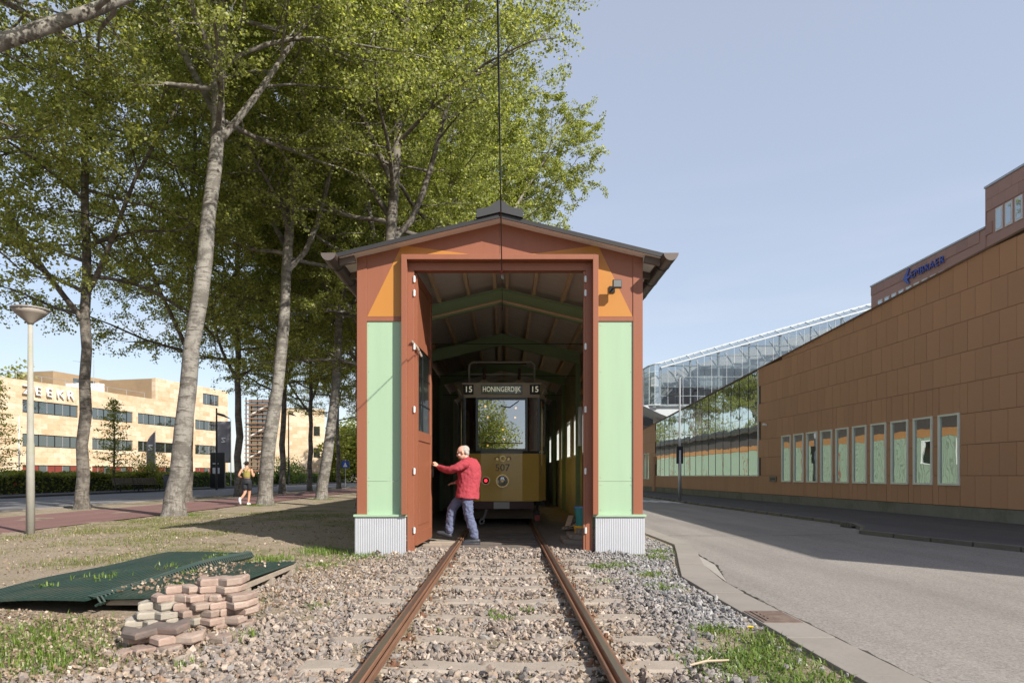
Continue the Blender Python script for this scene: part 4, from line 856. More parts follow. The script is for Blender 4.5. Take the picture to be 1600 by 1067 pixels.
MB().box(-0.03, 0.08, YG0, YG1, 1.11, 1.15).build('sill', WFRAME, cw)
MB().bar((0.0, YG0, ltop(YG0) - 0.03), (0.0, YG1, ltop(YG1) - 0.03), 0.06, 0.06).build('head_trim', DARK, cw)
part(MB().box(-0.13, 0.0, 50.3, 50.75, 0.0, 2.55), 'end_pier', plain('pier_tan', (0.45, 0.27, 0.17), 0.8), tbld)
sc_ = thing('security_camera', 'small white security camera on the terracotta wall', 'camera', (wx(30.9), 30.9, 3.42), ang)
MB().tube([(0, 0, 0), (-0.12, 0, 0.03)], 0.025, 8).build('bracket', WHITE, sc_)
MB().tube([(-0.12, -0.16, 0.02), (-0.12, 0.10, 0.05)], 0.055, 10).build('housing', WHITE, sc_, smooth=False)
pl = thing('wall_plate', 'small dark plate on the wall below the security camera', 'plate', (wx(30.2) - 0.012, 30.2, 1.0), ang)
MB().box(-0.03, 0.01, -0.35, 0.35, -0.12, 0.12).build('plate', plain('bronze_plate', (0.16, 0.13, 0.1), 0.5), pl, bevel=0.01)
MB().box(-0.034, -0.03, -0.25, 0.25, -0.05, 0.05).build('inset', DARK, pl)
# street light on the right pavement
sl = thing('street_light', 'slim grey street light on the shaded right footway', 'street lamp', (8.45, 33.0, -0.02))
MB().tube([(0, 0, 0), (0, 0, 2.4), (0, 0, 2.4), (0, 0, 5.9)], [0.085, 0.08, 0.055, 0.045], 10).build('pole', STEEL, sl, smooth=True)
MB().prism([(-0.62, 0.0), (-0.05, 0.06), (-0.05, -0.02), (-0.62, -0.03)], 'y', -0.12, 0.12).xform(Matrix.Translation((0, 0, 5.05))).build('lamp_head', DARK, sl)
MB().box(-0.16, 0.16, -0.06, 0.06, 1.75, 2.6).build('sign_box', DARK, sl, bevel=0.02)

# brown office tower behind, with its lettering
tow = thing('office_tower', 'purple brown office block with blue lettering behind the terracotta wall', 'building', (25.0, 0, 0))
part(MB().box(0.0, 14, 35.5, 46.6, 0, 14.0), 'wall', TOWER, tow)
part(MB().box(0.003, 14, 20.0, 35.5, 0, 16.05), 'wall', TOWER, tow)
part(MB().box(-0.06, 14, 35.51, 46.66, 14.0, 14.10), 'parapet', STEEL, tow); part(MB().box(-0.06, 14, 20, 35.56, 16.05, 16.16), 'parapet', STEEL, tow)
JT = plain('stone_joint', (0.2, 0.12, 0.11), 0.9)
def slabs(ya, yb, za, zb, skip):
    k = 0; z = za
    while z < zb - 0.05:
        y = ya + (0.45 if k % 2 else 0); h = min(0.6, zb - z)
        while y < yb - 0.05:
            w = min(0.9, yb - y)
            if not any(y < b2 and y + w > a2 and z < d2 and z + h > c2 for a2, b2, c2, d2 in skip):
                key = ('t', round(w, 2), round(h, 2))
                if key not in pcache: pcache[key] = MB().box(-0.03, -0.002, 0.006, w - 0.006, 0.006, h - 0.006).mesh('stone_panel')
                o = link('stone_panel', pcache[key], TOWER, tow); o.location = (0, y, z)
            y += w
        z += 0.6; k += 1
slabs(35.5, 46.6, 11.6, 14.0, [(35.6, 46.4, 11.6, 12.86)]); slabs(30.5, 35.5, 12.4, 16.05, [(30.4, 34.9, 13.5, 14.75)])
TWG = mirror_glass('tower_glass', (0.05, 0.07, 0.11), 0.45, 0.05)
for i in range(13):
    y = 45.7 - i * 0.80; w = part(MB().box(-0.04, 0.02, y - 0.52, y, 11.3, 12.85), 'window', WHITE, tow); MB().box(-0.045, -0.04, y - 0.44, y - 0.08, 11.40, 12.75).build('pane', TWG, w)
for i in range(6):
    y = 34.75 - i * 0.66; w = part(MB().box(-0.04, 0.02, y - 0.48, y, 13.55, 14.72), 'window', WHITE, tow); MB().box(-0.045, -0.04, y - 0.40, y - 0.08, 13.66, 14.61).build('pane', TWG, w)
BLUE = plain('sign_blue', (0.05, 0.09, 0.42), 0.4)
y = 41.75
for ch in 'EMBRAER':
    me = text_mesh('letter', ch, 0.62, 0.03); o = link('letter', me, BLUE, tow)
    o.matrix_local = basis((-0.08, y, 13.42), (0, -1, 0), (0, 0, 1), (-1, 0, 0)) @ Matrix.Diagonal((1.1, 1, 1, 1)); y -= 0.46 if ch != 'M' else 0.53
    if ch == 'E': y -= -0.0
part(MB().prism([(42.75, 13.38), (42.2, 13.90), (42.02, 13.90), (42.28, 13.48), (41.98, 13.46), (41.98, 13.34), (42.28, 13.31), (42.05, 13.0), (42.2, 13.0)], 'x', -0.11, -0.05), 'emblem', BLUE, tow)

# glass hall far behind
gh = thing('glass_hall', 'far sloping glass hall with white steel frame and raised nose', 'building', (0, 75, 0))
GPANE = clear_glass('hall_glass', (0.66, 0.69, 0.70), 0.09, 0.05)
WSTEEL = plain('white_steel', (0.48, 0.52, 0.54), 0.4, var=0.05)
HALLIN = plain('hall_inner_grey', (0.42, 0.43, 0.43), 0.8, var=0.25, vs_=0.4)
def gtop(x): return 13.5 + (x - 17.1) * 0.279 if x > 17.1 else 13.5
xsn = [17.1, 18.7, 20.4, 21.9, 23.5, 25.2, 26.9, 28.6, 30.3, 32.0, 33.7, 35.4, 37.1, 38.8, 40.5, 42.2]
zlev = [8.95, 10.9, 13.2, 15.4, 17.6]
for i, (a, b_) in enumerate(zip(xsn[:-1], xsn[1:])):
    for k, z0 in enumerate(zlev):
        za = zlev[k + 1] if k + 1 < len(zlev) else 99
        ta, tb_ = min(za, gtop(a) - 0.5), min(za, gtop(b_) - 0.5)
        if max(ta, tb_) <= z0 + 0.05: continue
        MB().prism([(a + .03, z0 + .02), (b_ - .03, z0 + .02), (b_ - .03, max(tb_, z0 + .03)), (a + .03, max(ta, z0 + .03))], 'y', -0.03, 0.0).build('glass_pane', GPANE, gh)
    # roof glazing strip: leaning back
    MB().add([(a + .04, -0.05, gtop(a) - 0.45), (b_ - .04, -0.05, gtop(b_) - 0.45), (b_ - .04, 1.6, gtop(b_) + 0.15), (a + .04, 1.6, gtop(a) + 0.15)], [(0, 1, 2, 3)]).build('roof_pane', GPANE, gh)
    for q_ in (0.5,):
        xm = a + (b_ - a) * q_; MB().box(xm - 0.016, xm + 0.016, -0.06, 0.02, 8.95, gtop(xm) - 0.5).build('thin_mullion', WSTEEL, gh)
        MB().tube([(xm, -0.1, gtop(xm) - 0.5), (xm, 1.6, gtop(xm) + 0.2)], 0.04, 5).build('roof_rib', WSTEEL, gh)
    MB().bar((a, 3.2, gtop(a) - 0.6), (b_, 4.6, gtop(b_) - 2.6), 0.12, 0.12).build('brace', WSTEEL, gh)
    MB().tube([(a, -0.1, gtop(a) - 0.5), (a, 1.6, gtop(a) + 0.2)], 0.07, 6).build('roof_rib', WSTEEL, gh)
    if i % 2 == 0: MB().tube([(a, 0.2, 8.9), (a, 0.2, gtop(a) - 0.5)], 0.11 if i % 4 else 0.16, 8).build('mast', WSTEEL, gh)
MB().bar((17.1, -0.1, gtop(17.1) - 0.5), (42.2, -0.1, gtop(42.2) - 0.5), 0.2, 0.16).build('top_chord', WSTEEL, gh)
MB().bar((17.1, 1.6, gtop(17.1) + 0.2), (42.2, 1.6, gtop(42.2) + 0.2), 0.25, 0.2).build('top_chord', WSTEEL, gh)
for z in (9.9, 12.0, 14.3, 16.5):
    x0 = max(17.1, 17.1 + (z + 0.5 - 13.5) / 0.279); MB().bar((x0, 0.0, z), (42.2, 0.0, z), 0.06, 0.05).build('thin_transom', WSTEEL, gh)
for z in zlev[:4]:
    x0 = max(17.1, 17.1 + (z + 0.5 - 13.5) / 0.279); MB().bar((x0, 0.1, z), (42.2, 0.1, z), 0.14, 0.14).build('transom', WSTEEL, gh)
MB().prism([(17.1, 8.9), (42.2, 8.9), (42.2, gtop(42.2) - 0.9), (17.1, 12.7)], 'y', 5.0, 5.3).build('back_wall', HALLIN, gh)
for z in (8.8, 10.85, 13.15): MB().box(22 if z > 8.9 else 17.1, 42, 1.5, 5.0, z, z + 0.35).build('floor_slab', WSTEEL, gh)
MB().box(22.0, 24.6, 2.2, 4.5, 9.3, 13.2).build('core', plain('hall_core', (0.55, 0.58, 0.6), 0.7), gh)
for k in range(9): MB().bar((19.6 + k * 0.26, 2.0, 12.6 - k * 0.2), (19.6 + k * 0.26, 3.0, 12.6 - k * 0.2), 0.24, 0.06).build('stair_tread', WSTEEL, gh)
MB().bar((19.4, 1.9, 13.3), (22.0, 1.9, 11.4), 0.05, 0.08).bar((19.4, 1.9, 12.7), (22.0, 1.9, 10.8), 0.05, 0.12).build('stair_rail', WSTEEL, gh)
MB().prism([(15.2, 8.9), (17.1, 8.0), (18.6, 7.4), (20.0, 7.5), (24.0, 8.9)], 'y', 0.4, 6.0).build('belly', plain('hall_belly', (0.46, 0.49, 0.51), 0.5), gh)
# chamfered nose and the wing behind it
for i in range(6):
    t0, t1 = i * math.pi / 12, (i + 1) * math.pi / 12
    for k in range(6):
        def nose(t, q):
            tz = 13.45 - 1.9 * (1 - math.cos(t)) ** 1.2; return (17.08 - 2.3 * math.sin(t), 3.4 * (1 - math.cos(t)), 8.9 + (tz - 8.9) * q)
        q0, q1 = k / 6, (k + 1) / 6 - 0.012
        MB().add([nose(t0 + 0.01, q0), nose(t1 - 0.01, q0), nose(t1 - 0.01, q1), nose(t0 + 0.01, q1)], [(0, 1, 2, 3)]).build('nose_pane', clear_glass('nose_glass', (0.55, 0.6, 0.62), 0.3, 0.08), gh)
    MB().tube([nose(t1, 0), nose(t1, 1)], 0.035, 5).build('nose_mullion', WSTEEL, gh); MB().tube([nose(t0, 1), nose(t1, 1)], 0.09, 6).build('nose_chord', WSTEEL, gh); MB().tube([nose(t0, 0), nose(t1, 0)], 0.12, 6).build('nose_chord', WSTEEL, gh)
NGL = mirror_glass('wing_glass', (0.16, 0.19, 0.21), 0.35, 0.06)
for i in range(5):
    for k in range(6):
        a = 12.0 + i * 1.3; z0 = 8.2 + k * 0.95; MB().box(a + .02, a + 1.28, 9.0, 9.06, z0, z0 + 0.92).build('wing_pane', NGL, gh)
MB().box(12.0, 18.5, 9.07, 15.0, 8.1, 13.9).build('wing_mass', HALLIN, gh)
MB().prism([(11.5, 7.9), (18.5, 7.0), (20.0, 7.6), (18.4, 8.2), (11.5, 8.2)], 'y', 7.5, 14).build('wing_belly', plain('wing_belly', (0.10, 0.105, 0.11), 0.5), gh)
for x in (17.6, 29.0): MB().tube([(x, 4, 0), (x, 4, 8)], 0.45, 10).build('support_column', plain('concrete_leg', (0.4, 0.4, 0.39), 0.8), gh)

# ------------------------------------------------------------------ travertine building on the left
O2 = Vector((-50.9, 72.0, 0)); dx, dy = 0.239, 0.971
tv = thing('travertine_office', 'sunlit travertine office with dark window bands and raised sign letters', 'building', O2, math.atan2(dy, dx))
# local x runs along the facade away from the camera, local -y is outward
def travertine():
    m, nt, b = _new('travertine_slabs'); v = coords(nt)
    mpn = nt.nodes.new('ShaderNodeMapping'); mpn.inputs['Rotation'].default_value = (R(90), 0, 0); nt.links.new(v, mpn.inputs['Vector'])
    br = nd(nt, 'ShaderNodeTexBrick', Scale=1.0); br.inputs['Mortar Size'].default_value = 0.008; br.inputs['Brick Width'].default_value = 1.5; br.inputs['Row Height'].default_value = 0.62
    br.inputs['Color1'].default_value = (0.50, 0.37, 0.235, 1); br.inputs['Color2'].default_value = (0.62, 0.52, 0.39, 1); br.inputs['Mortar'].default_value = (0.36, 0.25, 0.15, 1); nt.links.new(mpn.outputs[0], br.inputs['Vector'])
    n = noise(nt, coords(nt, (0.6, 1, 1.2)), 1.6, 8, 0.75); col = mixc(nt, ramp(nt, n, [(0.46, (0, 0, 0)), (0.70, (0.6, 0.6, 0.6))]).outputs['Color'], br.outputs['Color'], (0.33, 0.19, 0.085))
    nt.links.new(col, b.inputs['Base Color']); b.inputs['Roughness'].default_value = 0.8; return m
TRAV = travertine()
TRAVD = plain('weathered_tuff', (0.30, 0.215, 0.13), 0.9, var=0.3, vs_=0.6)
def u_of(px):
    k = (px - VPX) / F_PX; D = 68.64 / (0.2464 - k); return (D - 72) / 0.971
H1, H2 = 11.25, 14.1; UE = u_of(356); US = u_of(243)
bands = [(7.83, 9.2), (4.25, 5.6)]
strips = [(u_of(35), u_of(122)), (u_of(144), u_of(207.5)), (u_of(215.5), u_of(275)), (u_of(305), u_of(341))]
# wall in courses so that the window bands are real recesses
def wallrow(z0, z1, gaps):
    x = -22.0
    for a, b_ in gaps + [(UE, UE)]:
        if a > x + 0.01: part(MB().box(x, a, 0, 0.6, z0, z1), 'wall', TRAV, tv)
        x = b_
part(MB().box(-22, UE, 0.6, 16, 0, H1 - 0.3), 'building_mass', TRAVD, tv)
wallrow(0, 1.0, []); wallrow(1.0, 2.3, strips); wallrow(2.3, 4.25, []); wallrow(4.25, 5.6, strips); wallrow(5.6, 7.83, []); wallrow(7.83, 9.2, strips); wallrow(9.2, H1, [])
uw0, uw1 = u_of(317), u_of(342)
part(MB().box(US, uw0, 0.0, 0.6, H1, H2), 'wall', TRAV, tv); part(MB().box(uw1, UE, 0.0, 0.6, H1, H2), 'wall', TRAV, tv)
part(MB().box(uw0, uw1, 0, 0.6, H1, 11.6), 'wall', TRAV, tv); part(MB().box(uw0, uw1, 0, 0.6, 13.2, H2), 'wall', TRAV, tv); part(MB().box(US, UE, 0.6, 14, H1 - 0.2, H2 - 0.05), 'building_mass', TRAVD, tv)
RPAN = plain('oxblood_panel', (0.17, 0.035, 0.025), 0.6, var=0.15)
def band(a, b_, z0, z1, red=False):
    w = part(MB().box(a, b_, 0.10, 0.16, z0, z0 + 0.09).box(a, b_, 0.10, 0.16, z1 - 0.09, z1), 'window_band', DARK, tv); n = max(2, int(round((b_ - a) / 0.95))); ww = (b_ - a) / n
    for i in range(n):
        MB().box(a + i * ww - 0.035, a + i * ww + 0.035, 0.08, 0.18, z0 + 0.09, z1 - 0.09).build('mullion', STEEL if i % 2 else DARK, w)
        isr = red and (i % 3 != 2)
        MB().box(a + i * ww + 0.035, a + (i + 1) * ww - 0.035, 0.12 if not isr else 0.09, 0.14, z0 + 0.09, z1 - 0.09).build('red_panel' if isr else 'pane', RPAN if isr else SGLASS, w)
for a, b_ in strips:
    for z0, z1 in bands: band(a, b_, z0, z1)
    band(a, b_, 1.0, 2.3, True)
band(uw0, uw1, 11.6, 13.2)
y = u_of(39.5)
for ch, px in zip('ZEEKR', (39.5, 57, 74.5, 92, 107.5)):
    me = text_mesh('letter', ch, 1.45, 0.09); o = link('letter', me, WHITE, tv); o.matrix_local = basis((u_of(px), -0.22, 10.2), (1, 0, 0), (0, 0, 1), (0, -1, 0)) @ Matrix.Diagonal((1.15, 0.95, 1, 1))
for x0 in np.arange(-21, US - 1, 3.0):
    part(MB().tube([(x0, 0.8, H1), (x0, 0.8, H1 + 0.75)], 0.03, 5), 'rail_post', STEEL, tv)
part(MB().tube([(-21, 0.8, H1 + 0.75), (US - 1, 0.8, H1 + 0.75)], 0.035, 5), 'roof_rail', STEEL, tv)
pb = part(MB().box(u_of(176), u_of(300), 9.0, 15, H1 - 0.3, 14.3), 'penthouse', TRAVD, tv)
MB().box(u_of(205), u_of(236), 8.93, 9.0, 12.2, 13.8).build('penthouse_window', SGLASS, pb)
part(MB().box(u_of(150), u_of(172), 2.0, 4.5, H1, H1 + 1.0), 'roof_plant', WHITE, tv, bevel=0.1); part(MB().box(u_of(176), u_of(186), 2.2, 4.0, H1, H1 + 1.3), 'roof_plant', WHITE, tv)
part(MB().tube([(u_of(178), 3, H1), (u_of(178), 3, H1 + 4.2)], 0.04, 5).tube([(u_of(178) - 3, 3, H1 + 3.6), (u_of(178) - 0.6, 3, H1 + 3.7)], 0.025, 5), 'roof_mast', STEEL, tv)
# stair tower and end block beyond
stt = thing('stair_tower', 'open glazed stair tower with timber slats beside the travertine office', 'stair tower', (-40.6, 107, 0))
part(MB().box(0, 3.6, 1.2, 1.3, 0, 13.2), 'glazing', SGLASS, stt)
for x in (0, 1.8, 3.6): part(MB().box(x - 0.07, x + 0.07, 0, 0.14, 0, 13.4), 'tower_post', DARK, stt)
for k in range(18): part(MB().box(-0.2, 3.8, -0.1, 0.0, 1.2 + k * 0.68, 1.34 + k * 0.68), 'timber_slat', plain('red_cedar', (0.25, 0.13, 0.07), 0.8), stt)
for k in range(4): part(MB().bar((0.3, 0.6, 0.6 + k * 3.3), (3.3, 0.6, 2.3 + k * 3.3), 0.9, 0.18), 'stair_flight', WHITE, stt); part(MB().box(-0.1, 3.7, 0.15, 1.15, 3.4 + k * 3.3 - .9, 3.6 + k * 3.3 - .9), 'landing', plain('landing_grey', (.3, .3, .3), .8), stt)
eb2 = thing('end_block', 'sunlit plain travertine block at the far end of the office', 'building', (-38.0, 112, 0), R(20))
part(MB().box(0, 8.2, 0, 10, 0, 12.3), 'wall', TRAV, eb2)
for z in (4.2, 7.8):
    w = part(MB().box(6.4, 7.4, -0.04, 0.02, z, z + 1.6), 'window', DARK, eb2); MB().box(6.48, 7.32, -0.05, -0.04, z + 0.08, z + 1.52).build('pane', SGLASS, w)

# ------------------------------------------------------------------ trees
BARKS = {}
def bark(name, light, dark, amt):
    m, nt, b = _new(name); v1 = coords(nt, (1, 1, 1)); v2 = coords(nt, (1.2, 1.2, 6.5)); v3 = coords(nt, (7, 7, 1.5))
    n0 = noise(nt, v1, 1.6, 6, 0.7); n1 = noise(nt, v2, 1.9, 5, 0.75); n2 = noise(nt, v3, 2.5, 5, 0.7)
    col = mixc(nt, n0, tuple(x * 0.72 for x in light), tuple(x * 1.12 for x in light))
    col = mixc(nt, ramp(nt, n1, [(0.53, (0, 0, 0)), (0.60, (amt,) * 3)]).outputs['Color'], col, dark)
    n4 = noise(nt, coords(nt, (1.3, 1.3, 1.6)), 1.9, 4, 0.75); col = mixc(nt, ramp(nt, n4, [(0.45, (0, 0, 0)), (0.58, (0.9,) * 3)]).outputs['Color'], col, tuple(0.5 * (a_ + b_) * 0.7 for a_, b_ in zip(light, dark)))
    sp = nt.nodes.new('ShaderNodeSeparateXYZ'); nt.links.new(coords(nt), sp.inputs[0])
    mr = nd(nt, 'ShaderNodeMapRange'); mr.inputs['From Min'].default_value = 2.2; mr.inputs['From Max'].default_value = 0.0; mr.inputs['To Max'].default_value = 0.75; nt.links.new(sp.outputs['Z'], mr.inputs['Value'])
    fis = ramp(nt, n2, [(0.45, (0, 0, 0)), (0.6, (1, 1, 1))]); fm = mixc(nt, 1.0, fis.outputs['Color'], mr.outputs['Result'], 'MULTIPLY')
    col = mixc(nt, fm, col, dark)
    nt.links.new(col, b.inputs['Base Color']); b.inputs['Roughness'].default_value = 0.9; b.inputs['Specular IOR Level'].default_value = 0.15
    bump(nt, b, mixc(nt, 0.5, n1, n2), 0.6, 0.04); return m
BARK = bark('pale_poplar_bark', (0.29, 0.27, 0.24), (0.075, 0.062, 0.05), 0.9)
BARKD = bark('dark_poplar_bark', (0.20, 0.18, 0.155), (0.05, 0.04, 0.032), 0.85)  # darker version of the bark, mainly for back row and smaller trees
LEAF = leafy('poplar_leaf', (0.15, 0.175, 0.048), (0.29, 0.325, 0.10), (0.52, 0.54, 0.22))
LEAF2 = leafy('poplar_leaf_deep', (0.15, 0.175, 0.05), (0.29, 0.325, 0.10), (0.50, 0.52, 0.20))
LEAFY = leafy('yellow_green_leaf', (0.13, 0.16, 0.03), (0.22, 0.24, 0.05), (0.32, 0.33, 0.09))
HEDGE = leafy('hedge_leaf', (0.06, 0.10, 0.016), (0.11, 0.17, 0.026), (0.19, 0.25, 0.045), 0.35)
def np_tubes(polys):
    Vs = []; Fs = []; off = 0
    for pts, rad, n in polys:
        pts = np.asarray(pts, float); rad = np.asarray(rad, float); N = len(pts)
        d = np.gradient(pts, axis=0); d /= np.linalg.norm(d, axis=1, keepdims=True) + 1e-9
        ref = np.array([0.0, 0, 1]) if abs(d[:, 2].mean()) < 0.8 else np.array([1.0, 0, 0])
        a = np.cross(d, ref); a /= np.linalg.norm(a, axis=1, keepdims=True) + 1e-9; b = np.cross(d, a)
        t = np.arange(n) * 2 * np.pi / n
        ring = pts[:, None] + rad[:, None, None] * (np.cos(t)[None, :, None] * a[:, None] + np.sin(t)[None, :, None] * b[:, None])
        Vs.append(ring.reshape(-1, 3)); i, k = np.meshgrid(np.arange(N - 1), np.arange(n), indexing='ij'); k2 = (k + 1) % n
        Fs.append(np.stack([i * n + k, i * n + k2, (i + 1) * n + k2, (i + 1) * n + k], -1).reshape(-1, 4) + off); off += N * n
    return np.concatenate(Vs), np.concatenate(Fs)
def leaf_mesh(name, P, size, g, droop=0.35):
    n = len(P); nrm = g.normal(0, 1, (n, 3)); nrm[:, 2] = np.abs(nrm[:, 2]) + 0.15; nrm /= np.linalg.norm(nrm, axis=1, keepdims=True)
    ax = g.normal(0, 1, (n, 3)); ax[:, 2] -= droop; ax -= nrm * (ax * nrm).sum(1, keepdims=True); ax /= np.linalg.norm(ax, axis=1, keepdims=True)
    sd_ = np.cross(nrm, ax); L = size * g.uniform(0.65, 1.35, (n, 1)); W = L * g.uniform(0.36, 0.5, (n, 1))
    V = np.stack([P - ax * L * 0.5, P + sd_ * W + nrm * L * 0.1, P + ax * L * 0.5, P - sd_ * W + nrm * L * 0.1], 1).reshape(-1, 3)
    return np_mesh(name, V, np.arange(n * 4).reshape(n, 4))
def poplar(seed, H, r0, hb, Rc, nlimb=3, nprim=20, leaves=60000, lsize=0.10, lean=(0, 0), limb_az=None, bend=1.0, limb_el=None, p_el=0.0):
    """skeleton and leaves of one broad poplar; returns trunk mesh, crown mesh"""
    g = np.random.default_rng(seed); polys = []; twigs = []
    N = 22; z = np.linspace(0, H, N); w = np.cumsum(g.normal(0, 0.05 * bend, (N, 2)), 0); w -= w[0]
    lx = np.array(lean)[None] * (z / H)[:, None] ** 1.0
    tp_ = np.column_stack([w[:, 0] + lx[:, 0], w[:, 1] + lx[:, 1], z]); tr_ = r0 * np.clip(1 - z / H, 0.02, 1) ** 0.75
    zf = np.array([0, 0.12, 0.3, 0.6, 1.2]); 
    pts = np.vstack([np.column_stack([np.zeros(5), np.zeros(5), zf - 0.05]), tp_[2:]]); rad = np.concatenate([r0 * np.array([1.55, 1.32, 1.16, 1.06, 1.0]), tr_[2:]])
    pts[4, :2] = tp_[1, :2] * 0.8
    rad[5:] *= 1 + g.normal(0, 0.03, len(rad) - 5)
    polys.append((pts, rad, 14))
    def at_h(P_, Rr, t):
        i = t * (len(P_) - 1); k = int(min(i, len(P_) - 2)); f = i - k; return P_[k] * (1 - f) + P_[k + 1] * f, Rr[k] * (1 - f) + Rr[k + 1] * f
    def branch(p, az, el, L, r, n, sides, up=0.5, wob=0.10):
        d = np.array([math.cos(az) * math.cos(el), math.sin(az) * math.cos(el), math.sin(el)]); P_ = [p.copy()]
        for i in range(n):
            d = d + g.normal(0, wob, 3) + np.array([0, 0, up * 0.12]); d /= np.linalg.norm(d); P_.append(P_[-1] + d * L / n)
        P_ = np.array(P_); Rr = r * (1 - 0.86 * np.linspace(0, 1, n + 1)); polys.append((P_, Rr, sides)); return P_, Rr
    leaders = [(tp_, tr_, hb, 1.0)]
    for i in range(nlimb):
        h = hb + (i - 0.3) * 0.9 + g.uniform(0, 0.4); p, r = at_h(tp_, tr_, h / H); az = (limb_az[i] if limb_az else i * 2.2 + g.uniform(0, 1))
        P_, Rr = branch(p, az, limb_el[i] if limb_el else g.uniform(0.85, 1.1), (H - h) * g.uniform(0.6, 0.8), r * 0.62, 11, 10, 0.35, 0.07); leaders.append((P_, Rr, None, 0.75))
    prim = []
    for P_, Rr, h0, sc in leaders:
        m = int(nprim * (1.0 if h0 is not None else 0.5)); ph = g.uniform(0, 6.28)
        for i in range(m):
            t = (h0 / H + (0.97 - h0 / H) * (i + g.uniform(0, 0.8)) / m) if h0 is not None else 0.22 + 0.76 * (i + g.uniform(0, .8)) / m
            p, r = at_h(P_, Rr, min(t, 0.99)); tt = (t - (h0 / H if h0 is not None else 0.2)) / 0.75
            L = Rc * sc * (0.62 + 0.5 * math.sin(math.pi * min(1, 0.15 + tt * 0.9))) * g.uniform(0.75, 1.12) * (1 - 0.45 * max(0, tt - 0.6))
            el = g.uniform(-0.05, 0.55) + 0.45 * tt + p_el
            prim.append(branch(p, ph + i * 2.4 + g.uniform(-.4, .4), el, L, max(0.028, min(r * 0.5, 0.12)), 8, 6, 0.1 if tt > .25 else -0.25, 0.11))
    for P_, Rr in prim:
        L0 = np.linalg.norm(P_[-1] - P_[0]); m = int(4 + L0 * 1.6); ph = g.uniform(0, 6.28)
        for i in range(m):
            t = 0.22 + 0.78 * (i + g.uniform(0, 0.9)) / m; p, r = at_h(P_, Rr, min(t, 0.99)); base = math.atan2(*(P_[-1] - P_[0])[[1, 0]])
            S, Sr = branch(p, base + (1 if i % 2 else -1) * g.uniform(0.35, 1.3), g.uniform(-0.4, 0.7), L0 * g.uniform(0.22, 0.42) * (1.15 - 0.5 * t) + 0.4, max(0.010, r * 0.5), 4, 4, 0.0, 0.16)
            for j in range(5):
                q, rq = at_h(S, Sr, min(0.2 + 0.8 * (j + g.uniform(0, 1)) / 5, 0.99))
                T, Tr = branch(q, g.uniform(0, 6.28), g.uniform(-0.7, 0.7), g.uniform(0.35, 0.85), 0.007, 2, 3, -0.4, 0.2); twigs.append(T)
            twigs.append(S[2:5])
    tw = np.array(twigs); n = leaves; idx = g.integers(0, len(tw), n); t = g.random((n, 1)) * 1.1 + 0.05
    a, b, c = tw[idx, 0], tw[idx, 1], tw[idx, 2]; t2 = t * 2
    P = np.where(t2 < 1, a + (b - a) * t2, b + (c - b) * (t2 - 1)) + g.normal(0, 0.085, (n, 3))
    Vt, Ft = np_tubes(polys); return np_mesh('trunk', Vt, Ft, True), leaf_mesh('crown', P, lsize, g)
VAR = {
    'main': poplar(11, 25, 0.265, 10.3, 5.8, 3, 26, 105000, 0.086, (2.2, 0.0), [0.15, 2.6, 4.4], bend=1.5),
    'second': poplar(23, 24, 0.265, 9.0, 5.6, 3, 24, 90000, 0.092, (2.1, 0.2), [0.3, 2.4, 3.6], bend=1.3),
    'slender': poplar(37, 23, 0.205, 6.4, 5.6, 2, 26, 70000, 0.096, (0.2, 0.1)),
    'wide': poplar(41, 33, 0.38, 6.5, 7.9, 4, 30, 260000, 0.110, (0.0, 0)),
    'near': poplar(53, 24, 0.34, 8.7, 5.6, 3, 22, 80000, 0.08, (-0.3, 0.2), [0.30, 2.2, 4.2], limb_el=[0.5, 1.0, 0.9], p_el=0.1),
}
PG = 'poplars along the path and shed'
def plant(var, loc, rz, label, scale=1.0, bk=None, lf=None):
    t = thing('poplar_tree', label, 'tree', loc, rz, PG); t.scale = (scale,) * 3
    for name, me, m in (('trunk', VAR[var][0], bk or BARK), ('crown', VAR[var][1], lf or LEAF)):
        o = bpy.data.objects.new(name, me); COL.objects.link(o); o.parent = t
        if not me.materials: me.materials.append(m)
        o.material_slots[0].link = 'OBJECT'; o.material_slots[0].material = m
    return t
plant('main', (-9.25, 19.1, 0), 0.0, 'thickest pale poplar with forked trunk left of the jogger')
plant('second', (-9.2, 26.2, 0), 0.0, 'pale poplar whose trunk stands right beside the jogger', 1.0)
plant('second', (-8.85, 33.0, 0), 0.5, 'pale poplar third in the front row, left of the shed', 0.97)
plant('slender', (-8.4, 40.0, 0), 1.0, 'pale poplar with trunk half hidden at the shed corner', 1.05)
plant('near', (-9.95, 12.0, 0), 0.0, 'poplar outside left edge whose limb crosses the top left corner', bk=BARK)
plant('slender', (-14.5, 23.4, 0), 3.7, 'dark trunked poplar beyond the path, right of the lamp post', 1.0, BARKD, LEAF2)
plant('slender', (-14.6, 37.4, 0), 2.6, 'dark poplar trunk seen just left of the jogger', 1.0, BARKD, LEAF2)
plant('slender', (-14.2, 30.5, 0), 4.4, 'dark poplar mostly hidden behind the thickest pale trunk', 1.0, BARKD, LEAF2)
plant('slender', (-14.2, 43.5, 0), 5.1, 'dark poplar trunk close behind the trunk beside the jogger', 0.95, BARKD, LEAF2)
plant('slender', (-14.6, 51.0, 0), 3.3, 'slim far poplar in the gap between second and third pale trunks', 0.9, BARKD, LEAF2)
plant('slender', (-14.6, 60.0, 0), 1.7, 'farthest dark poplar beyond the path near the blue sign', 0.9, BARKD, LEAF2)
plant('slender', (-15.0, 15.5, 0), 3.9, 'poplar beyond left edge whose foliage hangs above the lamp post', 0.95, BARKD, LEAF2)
plant('wide', (-5.6, 33.0, 0), 0.0, 'broad poplar behind the shed roof reaching farthest right', 0.9)
plant('second', (-4.95, 24.2, 0), 0.1, 'poplar nearest the shed, crown fills the top above the ridge', 1.05, BARKD)
